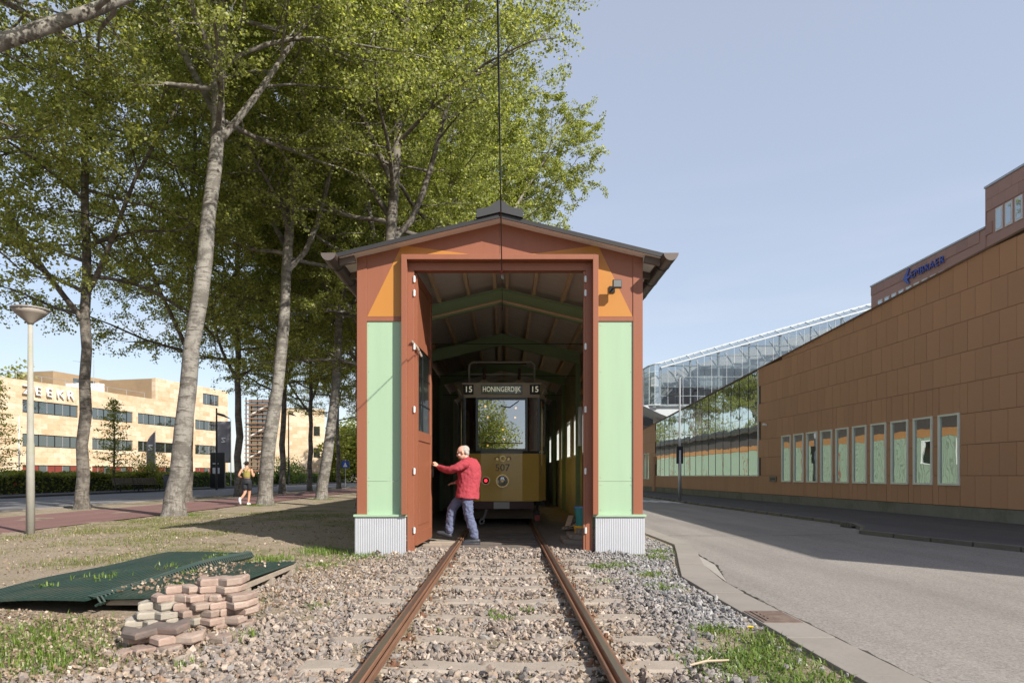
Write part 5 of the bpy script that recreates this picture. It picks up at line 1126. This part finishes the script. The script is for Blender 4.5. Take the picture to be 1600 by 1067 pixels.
plant('wide', (-5.2, 42.0, 0), 2.2, 'broad poplar with crown directly above the shed ridge', 0.98)
plant('wide', (-5.4, 52.0, 0), 4.0, 'broad poplar farthest back, low over the right roof slope', 0.95)
plant('wide', (-6.0, 70.0, 0), 1.2, 'broad poplar far along the shed, mirrored in the glass wall', 0.9)
plant('wide', (-6.0, 88.0, 0), 3.1, 'last broad poplar beside the shed, mirrored in glass wall left half', 0.9)

def bush(name, label, cat, loc, size, n, lsize, m, seed, stem=True, group=None, shape='ball'):
    t = thing(name, label, cat, loc, 0, group); g = np.random.default_rng(seed); c = g.normal(0, 1, (n, 3)); c /= np.linalg.norm(c, axis=1, keepdims=True)
    r = g.random((n, 1)) ** 0.45
    lump = 1 + 0.28 * np.sin(c[:, :1] * 5 + seed) * np.sin(c[:, 1:2] * 6 + 1) + 0.15 * np.sin(c[:, 2:] * 9)
    P = c * r * lump * np.array(size) + np.array([0, 0, size[2] * 0.95])
    o = link('crown', leaf_mesh('crown', P, lsize, g), m, t)
    if stem:
        polys = []
        for k in range(6):
            a = g.uniform(0, 6.28); e = np.array([math.cos(a) * size[0] * 0.6, math.sin(a) * size[1] * 0.6, size[2] * 1.3]); polys.append((np.array([[0, 0, -0.05], e * [0.15, 0.15, 0.4], e]), [0.05, 0.035, 0.01], 5))
        Vt, Ft = np_tubes(polys); link('trunk', np_mesh('trunk', Vt, Ft, True), BARKD, t)
    return t
bush('round_tree', 'leafy tree mirrored in the tram windscreen', 'tree', (-1.7, -30, 0), (2.7, 2.7, 5.2), 16000, 0.16, LEAF2, 44)
def conifer(name, label, loc, H, Rb, n, m, seed):
    t = thing(name, label, 'tree', loc); g = np.random.default_rng(seed); polys = [(np.array([[0, 0, -.05], [0.03, 0, H * .5], [0, 0, H]]), [0.09, 0.06, 0.012], 7)]; Ps = []
    for k in range(46):
        h = H * (0.2 + 0.78 * k / 46); a = k * 2.4; L = Rb * (1.05 - h / H) * g.uniform(0.7, 1.15) + 0.15
        e = np.array([math.cos(a) * L, math.sin(a) * L, h + g.uniform(-0.1, 0.3)]); polys.append((np.array([[0, 0, h], (np.array([0, 0, h]) + e) / 2 + [0, 0, 0.08], e]), [0.022, 0.014, 0.004], 4))
        q = g.random((n // 46, 1)); Ps.append(np.array([0, 0, h]) * (1 - q) + e * q + g.normal(0, 0.16, (n // 46, 3)) * [1, 1, 0.5])
    Vt, Ft = np_tubes(polys); link('trunk', np_mesh('trunk', Vt, Ft, True), BARKD, t); link('crown', leaf_mesh('crown', np.concatenate(Ps), 0.11, g), m, t); return t
conifer('young_tree', 'slim young yellow green tree in front of the travertine office', (-24.9 - 2.6, 48.0, 0), 6.6, 2.3, 2800, LEAFY, 5)
conifer('young_tree', 'loose young tree at the extreme left edge before the office', (-31.8, 42.5, 0), 7.2, 2.6, 3600, LEAFY, 8)
bush('shrub', 'low yellow green shrub right of the slim young tree', 'shrub', (-27.4, 52.5, 0), (1.6, 1.6, 1.6), 2600, 0.11, LEAFY, 3)
def hedge(label, x0, x1, y0, y1, h, n, seed, m=None):
    g = np.random.default_rng(seed); t = thing('hedge', label, 'hedge', ((x0 + x1) / 2, (y0 + y1) / 2, 0))
    P = np.column_stack([g.uniform(-1, 1, n) * (x1 - x0) / 2, g.uniform(-1, 1, n) * (y1 - y0) / 2, h * (1 - g.random(n) ** 2.2)]) + g.normal(0, 0.05, (n, 3))
    P[:, 2] += 0.12 * np.sin(P[:, 1] * 1.1) * (P[:, 2] / h)
    link('foliage', leaf_mesh('foliage', P, 0.15, g), m or HEDGE, t)
    MB().box(-(x1 - x0) / 2 + 0.15, (x1 - x0) / 2 - 0.15, -(y1 - y0) / 2, (y1 - y0) / 2, -0.05, h - 0.2).build('woody_core', plain('hedge_core', (0.03, 0.04, 0.015), 1.0), t)
hedge('clipped green hedge along the left road below the office', -29.2, -27.3, 30, 58, 1.25, 30000, 1, LEAFY)
hedge('farther dark hedge below the stair tower and end block', -28.5, -27.2, 60, 120, 1.3, 26000, 2)
bush('shrub', 'dark rounded shrub below the end block', 'shrub', (-26.5, 83, 0), (2.4, 2.4, 1.7), 4000, 0.16, HEDGE, 12)
for i, (x, y_, s, lab) in enumerate(((-24, 108, 5.0, 'bright yellow green tree at the far end of the left road'), (-33, 150, 7, 'pale far tree filling the gap behind the end block'), (-15, 150, 7.5, 'far green tree at the vanishing end of the cycle path'))):
    bush('far_tree', lab, 'tree', (x, y_, 0), (s, s, s * 0.95), 9000, 0.42, LEAFY, 20 + i)
bush('far_tree', 'dark leafy tree mass beyond the left edge of the office', 'tree', (-62, 84, 0), (5, 5, 7), 9000, 0.4, LEAF2, 31)

# ------------------------------------------------------------------ street furniture on the left
lp = thing('lamp_post', 'pale concrete lamp post with wide dish shade beside the path', 'street lamp', (-9.28, 13.35, 0))
MB().tube([(0, 0, -0.1), (0, 0, 1.75), (0, 0, 1.8), (0, 0, 4.12)], [0.078, 0.07, 0.062, 0.042], 14).build('pole', plain('mossy_concrete_pole', (0.31, 0.30, 0.26), 0.85, var=0.25, vs_=3, bmp=0.3, dirt=(0.25, 0.26, 0.16)), lp, smooth=True)
MB().tube([(0, 0, 4.10), (0, 0, 4.14), (0, 0, 4.30), (0, 0, 4.385)], [0.05, 0.07, 0.26, 0.325], 28).build('lamp_dish', plain('dish_grey_brown', (0.30, 0.265, 0.225), 0.6), lp, smooth=True)
MB().tube([(0, 0, 4.384), (0, 0, 4.41), (0, 0, 4.44)], [0.335, 0.335, 0.10], 28).build('lamp_cap', plain('dish_cap', (0.24, 0.22, 0.2), 0.6), lp)
hy = thing('fire_hydrant', 'small red fire hydrant before the hedge at far left', 'hydrant', (-27.6, 38.2, 0.13))
MB().tube([(0, 0, 0), (0, 0, 0.06), (0, 0, 0.08), (0, 0, 0.70), (0, 0, 0.76), (0, 0, 0.86)], [0.16, 0.16, 0.11, 0.11, 0.14, 0.03], 14).build('barrel', plain('hydrant_red', (0.45, 0.03, 0.03), 0.4), hy)
MB().tube([(-0.24, 0, 0.55), (0.24, 0, 0.55)], 0.07, 10).build('outlet', MATS['hydrant_red'], hy)
BW = plain('bench_timber', (0.17, 0.135, 0.105), 0.7, var=0.2)
def bench(loc, rz, label):
    t = thing('park_bench', label, 'bench', loc, rz, 'benches on the left footway')
    for k in range(4): MB().box(-0.9, 0.9, -0.24 + k * 0.125, -0.13 + k * 0.125, 0.42, 0.455).build('seat_slat', BW, t)
    for k in range(3): MB().bar((-0.9, 0.27 + k * 0.03, 0.56 + k * 0.13), (0.9, 0.27 + k * 0.03, 0.56 + k * 0.13), 0.03, 0.10).build('back_slat', BW, t)
    for x in (-0.7, 0.7):
        MB().bar((x, -0.2, 0), (x, -0.2, 0.42), 0.05, 0.05).build('leg', DARK, t); MB().tube([(x, 0.12, 0), (x, 0.22, 0.42), (x, 0.35, 0.9)], 0.025, 6).build('leg', DARK, t); MB().bar((x, -0.24, 0.40), (x, 0.25, 0.40), 0.05, 0.04).build('seat_bearer', DARK, t)
bench((-24.9, 45.0, 0.13), R(72), 'left one of two timber benches joined before the hedge')
bench((-24.3, 46.6, 0.13), R(72), 'right one of two timber benches joined before the hedge')
bench((-25.2, 53.5, 0.13), R(72), 'timber bench half hidden right of the thickest pale trunk')
tb2 = thing('litter_bin', 'dark grey litter bin left of the thickest pale trunk', 'bin', (-23.5, 47.6, 0.13))
MB().tube([(0, 0, 0), (0, 0, 0.95), (0, 0, 1.02)], [0.26, 0.30, 0.30], 16).build('body', plain('bin_grey', (0.08, 0.08, 0.085), 0.5), tb2); MB().tube([(0, 0, 1.02), (0, 0, 1.10)], [0.31, 0.25], 16).build('lid', DARK, tb2)
ip = thing('info_pillar', 'black upright information pillar on the left footway', 'sign', (-24.6, 58.5, 0.13))
MB().box(-0.62, 0.62, -0.12, 0.12, 0, 3.0).build('panel', BLACK, ip, bevel=0.03); MB().box(-0.4, 0.2, -0.126, -0.12, 1.2, 1.7).build('notice', plain('notice_white', (0.5, 0.5, 0.5), 0.6), ip); MB().box(-0.4, 0.1, -0.126, -0.12, 2.0, 2.1).build('notice', MATS['notice_white'], ip)
sp2 = thing('street_light', 'tall black street light with angled head before the office', 'street lamp', (-22.6, 53.5, 0.03))
MB().tube([(0, 0, 0), (0, 0, 6.4)], [0.09, 0.06], 10).build('pole', DARK, sp2); MB().prism([(0.0, 5.9), (1.1, 5.55), (0.5, 5.95), (0.05, 6.05)], 'y', -0.15, 0.15).build('lamp_head', BLACK, sp2)
sp3 = thing('street_light', 'slim black street light before the end block', 'street lamp', (-24.4, 77, 0.13))
MB().tube([(0, 0, 0), (0, 0, 8.2)], [0.10, 0.06], 10).build('pole', DARK, sp3); MB().prism([(0.0, 7.9), (0.9, 7.7), (0.5, 8.0), (0.05, 8.1)], 'y', -0.12, 0.12).build('lamp_head', BLACK, sp3)
CLOTH = plain('grey_flag_cloth', (0.20, 0.19, 0.20), 0.8, var=0.1)
def banner(loc, label, w, h0, h1, rz, curved):
    t = thing('banner_flag', label, 'flag', loc, rz, 'flags before the office')
    MB().tube([(0, 0, 0), (0, 0, h1 + 0.15)], [0.045, 0.03], 8).build('pole', WHITE if curved else STEEL, t)
    v = []; f = []; n = 10; m = 6
    for i in range(n + 1):
        for k in range(m + 1):
            u, q = i / n, k / m; ww = w * (math.sin(min(1, (1 - u) * 2.5 + 0.12) * math.pi / 2) if curved else 1)
            v.append((-ww * q if curved else -w * q - 0.05, 0.06 * math.sin(q * 4 + u * 3), h0 + (h1 - h0) * u))
    for i in range(n):
        for k in range(m): a = i * (m + 1) + k; f.append((a, a + 1, a + m + 2, a + m + 1))
    o = MB().add(v, f).build('flag', CLOTH, t, smooth=True); sm = o.modifiers.new('s', 'SOLIDIFY'); sm.thickness = 0.012
    xm = -w * 0.5; MB().box(xm - 0.2, xm + 0.2, -0.10, -0.09, (h0 + h1) / 2 - 0.05, (h0 + h1) / 2 + 0.05).bar((xm - 0.2, -0.095, (h0 + h1) / 2 + 0.35), (xm + 0.2, -0.095, (h0 + h1) / 2 - 0.02), 0.01, 0.09).box(xm - 0.2, xm + 0.2, -0.10, -0.09, (h0 + h1) / 2 + 0.32, (h0 + h1) / 2 + 0.42).build('emblem', WHITE, t)
banner((-31.0, 60.5, 0), 'curved grey beach flag left of the thickest pale trunk', 0.75, 1.9, 5.0, 0, True)
banner((-26.5, 66.0, 0), 'straight grey banner right of the black street light', 1.35, 2.4, 6.4, 0, False)
fp = thing('flagpole', 'thin white flagpole at far left before the office', 'pole', (-33.8, 47.5, 0))
MB().tube([(0, 0, 0), (0, 0, 5.2)], [0.055, 0.035], 8).build('pole', WHITE, fp); MB().ball((0, 0, 5.22), 0.06, 8, 6).build('finial', WHITE, fp)
bsn = thing('blue_sign', 'small square blue traffic sign at the far end of the path', 'sign', (-14.6, 62.5, 0))
MB().tube([(0, 0, 0), (0, 0, 2.6)], 0.035, 8).build('pole', STEEL, bsn); MB().box(-0.35, 0.35, -0.06, -0.035, 1.85, 2.5).build('plate', plain('sign_blue_bright', (0.02, 0.07, 0.35), 0.4), bsn); MB().prism([(-0.2, 1.95), (0.2, 1.95), (0, 2.38)], 'y', -0.066, -0.06).build('symbol', WHITE, bsn)

# ------------------------------------------------------------------ mats, pavers, litter, grass in the foreground
MATG = plain('dark_green_plastic', (0.02, 0.042, 0.034), 0.5, var=0.4, vs_=5, spec=0.4, dirt=(0.05, 0.055, 0.04))
def grid_mat(label, x0, x1, y0, y1, zf, seed):
    """ribbed plastic walkway mat: rails along its length, cross bars every few centimetres"""
    t = thing('plastic_grid_mat', label, 'mat', (0, 0, 0), 0, 'green mats on the ground')
    nx = int((x1 - x0) / 0.058); ny = int((y1 - y0) / 0.30); V = []; mb = MB(); ysn = np.linspace(y0, y1, 26)
    for i in range(nx + 1):
        x = x0 + i * (x1 - x0) / nx; v = []; hw = 0.015
        for y in ysn:
            z = zf(x, y); v += [(x - hw, y, z - 0.022), (x - hw * 0.7, y, z), (x + hw * 0.7, y, z), (x + hw, y, z - 0.022)]
        f = [(k * 4 + j_, k * 4 + j_ + 1, k * 4 + j_ + 5, k * 4 + j_ + 4) for k in range(len(ysn) - 1) for j_ in range(3)]
        f += [(3, 2, 1, 0), tuple(len(v) - 4 + q for q in range(4))]; mb.add(v, f)
    mb.build('ribs', MATG, t)['kind'] = 'stuff'
    v = []; f = []; xs2 = np.linspace(x0, x1, 14); ys2 = np.linspace(y0, y1, 90)
    bars = MB()
    for y in np.arange(y0, y1, 0.055):
        vv = []
        for x in xs2: z = zf(x, y) - 0.010; vv += [(x, y - 0.008, z - 0.012), (x, y - 0.008, z), (x, y + 0.008, z), (x, y + 0.008, z - 0.012)]
        ff = [(k * 4 + j_, k * 4 + j_ + 1, k * 4 + j_ + 5, k * 4 + j_ + 4) for k in range(len(xs2) - 1) for j_ in range(3)]; bars.add(vv, ff)
    bars.build('cross_bars', MATG, t)['kind'] = 'stuff'
    v = [(x, y, zf(x, y) - 0.03) for y in ys2 for x in xs2]; m_ = len(xs2); f = [(a * m_ + k, a * m_ + k + 1, (a + 1) * m_ + k + 1, (a + 1) * m_ + k) for a in range(len(ys2) - 1) for k in range(m_ - 1)]
    MB().add(v, f).build('backing', MATG, t)
    return t
def zA(x, y): return 0.075 + 0.022 * math.sin((y - 6) * 0.9) + 0.012 * math.sin(y * 2.3 + x * 3) - 0.03 * max(0, -4.2 - x)
def zB(x, y): return 0.075 + 0.02 * math.sin(y * 1.2) + 0.01 * math.sin(x * 4) - 0.03 * max(0, 6.6 - y)
grid_mat('upper dark green ribbed mat lying farther left on the ground', -4.80, -3.66, 5.95, 9.75, zA, 1)
grid_mat('lower dark green ribbed mat with litter behind the paver stack', -3.70, -2.66, 6.1, 8.65, zB, 2)
cu = thing('mat_roll_edge', 'curled dark edge of a green mat running along the mat seam', 'mat', (0, 0, 0))
for k in range(60):
    y = 6.0 + k * 0.062; x = -3.64; z = zA(-3.7, y) - 0.02
    MB().tube([(x - 0.02, y, z + 0.035), (x + 0.05, y + 0.01, z + 0.02), (x + 0.075, y + 0.02, z - 0.03), (x + 0.03, y + 0.02, z - 0.06)], 0.013, 5).build('edge_loop', MATG, cu)
pal = thing('timber_pallet', 'grey weathered timber frame under the lower green mat', 'pallet', (0, 0, 0))
for (x0, x1, y0, y1) in ((-2.74, -2.66, 7.0, 8.62), (-3.6, -2.74, 8.5, 8.6), (-3.6, -2.74, 7.0, 7.1), (-3.6, -2.8, 6.16, 6.24)): MB().box(x0, x1, y0, y1, -0.02, 0.035).build('beam', OLDWOOD, pal, bevel=0.006)
for y in (7.06, 7.8, 8.54): MB().box(-2.76, -2.64, y - 0.05, y + 0.05, -0.14, -0.02).build('block', OLDWOOD, pal, bevel=0.006)
PAVER = plain('reddish_concrete_paver', (0.335, 0.24, 0.195), 0.95, var=0.35, vs_=14, bmp=1.0, dirt=(0.40, 0.35, 0.29), island=0.22)
PAVERG = plain('grey_concrete_paver', (0.36, 0.32, 0.265), 0.95, var=0.35, vs_=14, bmp=1.0, dirt=(0.30, 0.27, 0.22), island=0.12)
PAVERD = plain('dark_topped_paver', (0.15, 0.12, 0.105), 0.95, var=0.4, vs_=14, bmp=1.0, dirt=(0.25, 0.16, 0.13), island=0.1)
def paver_mesh(v):
    L, W, T = 0.18, 0.09, 0.029; rr = random.Random(v)
    # interlocking outline: pointed ends and a waist
    zig = [(-1, 0.25), (-0.55, 1.45), (0.0, 0.55), (0.55, 1.45), (1, 0.25)]
    out = [(L * a_, -W * b_) for a_, b_ in zig] + [(L * a_, W * (1.7 - b_)) for a_, b_ in zig[::-1]]
    out = [(x + rr.gauss(0, 0.007), y + rr.gauss(0, 0.007)) for x, y in out]
    mb = MB(); n = len(out); ins = [(x * 0.93, y * 0.90) for x, y in out]
    v_ = [(x, y, 0) for x, y in ins] + [(x, y, 0.012) for x, y in out] + [(x, y, 2 * T - 0.012) for x, y in out] + [(x, y, 2 * T) for x, y in ins]
    f = [tuple(range(n - 1, -1, -1)), tuple(range(3 * n, 4 * n))] + [(k * n + i, k * n + (i + 1) % n, (k + 1) * n + (i + 1) % n, (k + 1) * n + i) for k in range(3) for i in range(n)]
    v_ = [(x, y, z + rr.gauss(0, 0.0022)) for x, y, z in v_]
    return mb.add(v_, f).mesh('paver')
PV = [paver_mesh(i) for i in range(5)]
def paver(x, y, z, rz, m, label, tilt=(0, 0), s=1.0):
    o = bpy.data.objects.new('paver', PV[random.randrange(5)]); COL.objects.link(o)
    if not o.data.materials: o.data.materials.append(PAVER)
    o.material_slots[0].link = 'OBJECT'; o.material_slots[0].material = m
    o.location = (x, y, z); o.rotation_euler = (tilt[0], tilt[1], rz); o.scale = (s, s, s); tag(o, label, 'paver', 'pavers piled beside the green mats'); return o
gz0 = -0.115; lay = 0.0583
rows = ['lowest', 'second lowest', 'third lowest', 'fourth lowest', 'third highest', 'second highest', 'topmost']
cols = {0: ((-2.56, 5.52), (-2.30, 5.58), (-2.05, 5.64)), 1: ((-2.60, 5.50), (-2.37, 5.60), (-2.10, 5.62)), 2: ((-2.52, 5.55), (-2.24, 5.60), (-2.03, 5.68)), 3: ((-2.56, 5.62), (-2.29, 5.64), (-2.06, 5.68)),
        4: ((-2.46, 5.66), (-2.25, 5.68), (-2.06, 5.70)), 5: ((-2.42, 5.70), (-2.15, 5.72)), 6: ((-2.17, 5.76),)}
for k, lst in cols.items():
    for i, (x, y) in enumerate(lst):
        side = ('left', 'middle', 'right')[i] if len(lst) == 3 else (('left', 'right')[i] if len(lst) == 2 else 'only')
        m = PAVERG if (k, i) in ((0, 0), (1, 0), (1, 1), (2, 0), (3, 0)) else PAVER
        paver(x - 0.25 + (x + 2.3) * 0.12 + random.uniform(-.02, .02), y + random.uniform(-.035, .035), gz0 + k * lay, R(8 + random.uniform(-16, 16)), m, f'{side} concrete paver in the {rows[k]} layer of the tall paver stack' if side != 'only' else 'reddish concrete paver lying topmost on the tall stack', (R(random.uniform(-1.5, 1.5)), R(random.uniform(-1.5, 1.5))), 1.0 if k < 6 else 1.12)
for k, (x, y, a, m, lab) in enumerate(((-2.36, 4.86, 14, PAVER, 'lowest reddish paver of the low front pile'), (-2.52, 4.78, 52, PAVER, 'small paver end at the left foot of the low front pile'), (-2.26, 4.95, 20, PAVER, 'right reddish paver in the low front pile, middle layer'), (-2.47, 4.98, 10, PAVER, 'left reddish paver in the low front pile, middle layer'), (-2.12, 5.18, 12, PAVER, 'reddish paver between the low pile and tall stack'))):
    paver(x - 0.12, y, gz0 + (0 if k in (0, 1, 4) else 0.0583), R(a), m, lab, s=0.98 if k != 1 else 0.8)
paver(-2.54, 4.98, gz0 + 0.119, R(24), PAVERD, 'large dark topped paver lying on the low front pile', (R(3), R(-4)), 1.25).scale.z = 0.85

# leaf litter and grass
def litter(n, samp, size, m, name, label, seed, kind='stuff', cat='leaves'):
    g = np.random.default_rng(seed); P = samp(g, n); me = leaf_mesh(name, P, size, g, 0); return tag(link(name, me, m), label, cat, kind=kind)
DRY = leafy('dry_leaf', (0.15, 0.10, 0.065), (0.26, 0.19, 0.13), (0.40, 0.32, 0.24), 0.1)
def s_lit(g, n):
    a = n // 2
    x = np.concatenate([g.uniform(-5.4, -2.2, a), g.normal(-2.5, 0.55, a // 2), g.uniform(-1.0, 0.9, n - a - a // 2)]); y = np.concatenate([g.uniform(4.0, 6.6, a), g.normal(8.4, 0.9, a // 2), g.uniform(4, 10, n - a - a // 2)])
    k = ((x < -0.95) | (np.abs(np.abs(x - TX) - 0.75) < 0.28)) & ~((x > -4.86) & (x < -2.62) & (y > 5.88) & (y < 9.8)); x, y = x[k], y[k]; return np.column_stack([x, y, np.where(x < -1.2, gz(x, y) + 0.022, -0.075) + g.random(len(x)) * 0.02])
litter(13000, s_lit, 0.028, DRY, 'leaf_litter', 'dry brown leaf litter around the mats and rails', 4)
def s_lawn(g, n):
    x = g.uniform(-9.6, -2.4, n); y = g.uniform(4, 20, n); k = ~((x > -4.86) & (x < -2.62) & (y > 5.88) & (y < 9.8)); x, y = x[k], y[k]; return np.column_stack([x, y, gz(x, y) + 0.014])
litter(6000, s_lawn, 0.032, DRY, 'scattered_leaves', 'scattered dry leaves over the lawn', 6)
def s_mat(g, n):
    y = g.uniform(6.2, 8.6, n); x = g.normal(-3.35, 0.26, n); k = (x > -3.68) & (x < -2.7); x, y = x[k], y[k]; return np.column_stack([x, y, [zB(a, b_) + 0.008 for a, b_ in zip(x, y)]])
litter(420, s_mat, 0.036, DRY, 'mat_litter', 'dry leaves lying on the lower green mat', 9)
def blades(name, label, P, hmin, hmax, wd, m, seed, lean=0.5):
    g = np.random.default_rng(seed); n = len(P); a = g.uniform(0, 6.28, n); h = g.uniform(hmin, hmax, (n, 1)) ; d = np.column_stack([np.cos(a), np.sin(a), np.zeros(n)]); s = np.column_stack([-np.sin(a), np.cos(a), np.zeros(n)])
    l = g.uniform(0.1, lean * 2, (n, 1)); up = np.array([[0, 0, 1.0]]); mid = P + up * h * 0.6 + d * h * l * 0.35; tip = P + up * h * (1 - 0.25 * l) + d * h * l
    V = np.stack([P - s * wd, P + s * wd, mid + s * wd * 0.8, tip, mid - s * wd * 0.8], 1).reshape(-1, 3)
    me = bpy.data.meshes.new(name); k = np.arange(n)[:, None] * 5
    return tag(link(name, np_mesh(name, V, np.concatenate([k + np.array([[0, 1, 2, 4]]), k + np.array([[4, 2, 3, 3]])])[:, :4] if False else np.concatenate([k + np.array([[0, 1, 2]]), k + np.array([[0, 2, 4]]), k + np.array([[4, 2, 3]])])), m), label, 'grass', kind='stuff')
GRASS = leafy('grass_blade', (0.085, 0.115, 0.02), (0.15, 0.18, 0.035), (0.30, 0.29, 0.10), 0.35)
WEED = leafy('weed_green', (0.08, 0.14, 0.02), (0.13, 0.20, 0.03), (0.20, 0.27, 0.05), 0.35)
def patches(g, n, cen, zf=None):
    c = np.array(cen); i = g.integers(0, len(c), n) if True else 0; w = c[:, 2] ** 2 / (c[:, 2] ** 2).sum(); i = g.choice(len(c), n, p=w)
    xy = c[i, :2] + g.normal(0, 1, (n, 2)) * c[i, 2:3] * np.array([[0.5, 0.6]]); return np.column_stack([xy, (zf or gz)(xy[:, 0], xy[:, 1])])
g_ = np.random.default_rng(77)
x = g_.uniform(-9.7, -2.5, 90000); y = 4.2 + 18 * g_.random(90000); f_ = np.sin(x * 1.1 + y * 0.7) + np.sin(x * 2.3 - y * 1.3 + 1) + 0.7 * np.sin(y * 2.9 + x) + g_.normal(0, 0.7, 90000) + np.clip((-5.5 - x) * 0.25, -0.6, 0.7)
k = (f_ > 0.8) & ~((x > -4.9) & (x < -2.6) & (y > 5.9) & (y < 9.8)); x, y = x[k], y[k]
blades('lawn_grass', 'short patchy grass of the lawn', np.column_stack([x, y, gz(x, y)]), 0.02, 0.06, 0.0035, GRASS, 5)
cen = [(-3.3, 4.7, .5), (-2.9, 4.55, .35), (-3.6, 5.3, .4), (-2.75, 5.9, .25), (-3.9, 4.6, .5), (-2.1, 4.45, .12), (-4.4, 5.0, .4), (-2.0, 5.3, .15), (-1.8, 6.5, .12), (-2.2, 10.5, .4), (-3.0, 11.2, .5), (-9.0, 19.4, .4), (-9.3, 26, .5), (-8.8, 33, .5), (-3.4, 9.9, .4), (-2.5, 9.4, .3)]
P = patches(g_, 8000, cen); blades('weeds_left', 'taller green weeds around the mats, pavers and trunks', P, 0.03, 0.10, 0.004, WEED, 8)
cen = [(1.65, 4.1, .4), (1.85, 4.7, .35), (1.95, 5.2, .25), (1.7, 5.5, .2), (1.5, 4.6, .3), (1.9, 3.8, .4), (1.75, 7.6, .2), (1.85, 8.6, .22), (1.3, 9.3, .25), (1.6, 9.5, .25), (2.3, 10.4, .25), (2.55, 11.2, .25), (1.2, 8.0, .12), (-0.03, 6.0, .10), (0.2, 6.3, .08), (-0.1, 6.25, .09), (-0.5, 5.5, .06)]
P = patches(g_, 4600, cen); P[:, 2] = -0.105; P = P[(P[:, 0] < 2.13) | ((P[:, 1] > 8.5) & (P[:, 0] < 2.2 + (P[:, 1] - 8.5) * 0.22))]
blades('weeds_right', 'green weeds and grass along the concrete edging', P, 0.015, 0.07, 0.005, WEED, 9, 1.0)
cen = [(-4.2, 7.2, .25), (-3.9, 7.9, .2), (-3.7, 8.6, .15), (-4.4, 6.6, .15), (-3.5, 7.6, .15), (-3.8, 9.2, .15), (-3.2, 6.6, .12)]
P = patches(g_, 260, cen, lambda a, b_: np.array([zA(p, q) - 0.02 if p < -3.66 else zB(p, q) - 0.02 for p, q in zip(a, b_)])); blades('mat_weeds', 'small weeds growing through the green mats', P, 0.03, 0.09, 0.006, WEED, 10, 0.9)
dn = thing('dandelion', 'single yellow dandelion flower beside the drain cover', 'flower', (1.93, 5.38, -0.10))
MB().tube([(0, 0, 0), (0.005, 0, 0.05)], 0.004, 5).build('stem', WEED, dn); MB().tube([(0.005, 0, 0.05), (0.005, 0, 0.062)], [0.012, 0.026], 10).build('flower_head', plain('dandelion_yellow', (0.85, 0.55, 0.02), 0.6), dn)
sk = thing('stick', 'pale dry stick lying on gravel at lower right', 'stick', (1.18, 4.36, -0.06))
MB().tube([(0, 0, 0), (0.12, 0.05, 0.012), (0.28, 0.09, 0.008)], [0.007, 0.009, 0.006], 6).tube([(0.12, 0.05, 0.012), (0.17, 0.1, 0.03)], [0.005, 0.003], 5).build('twig', plain('dry_stick', (0.42, 0.33, 0.24), 0.9), sk)
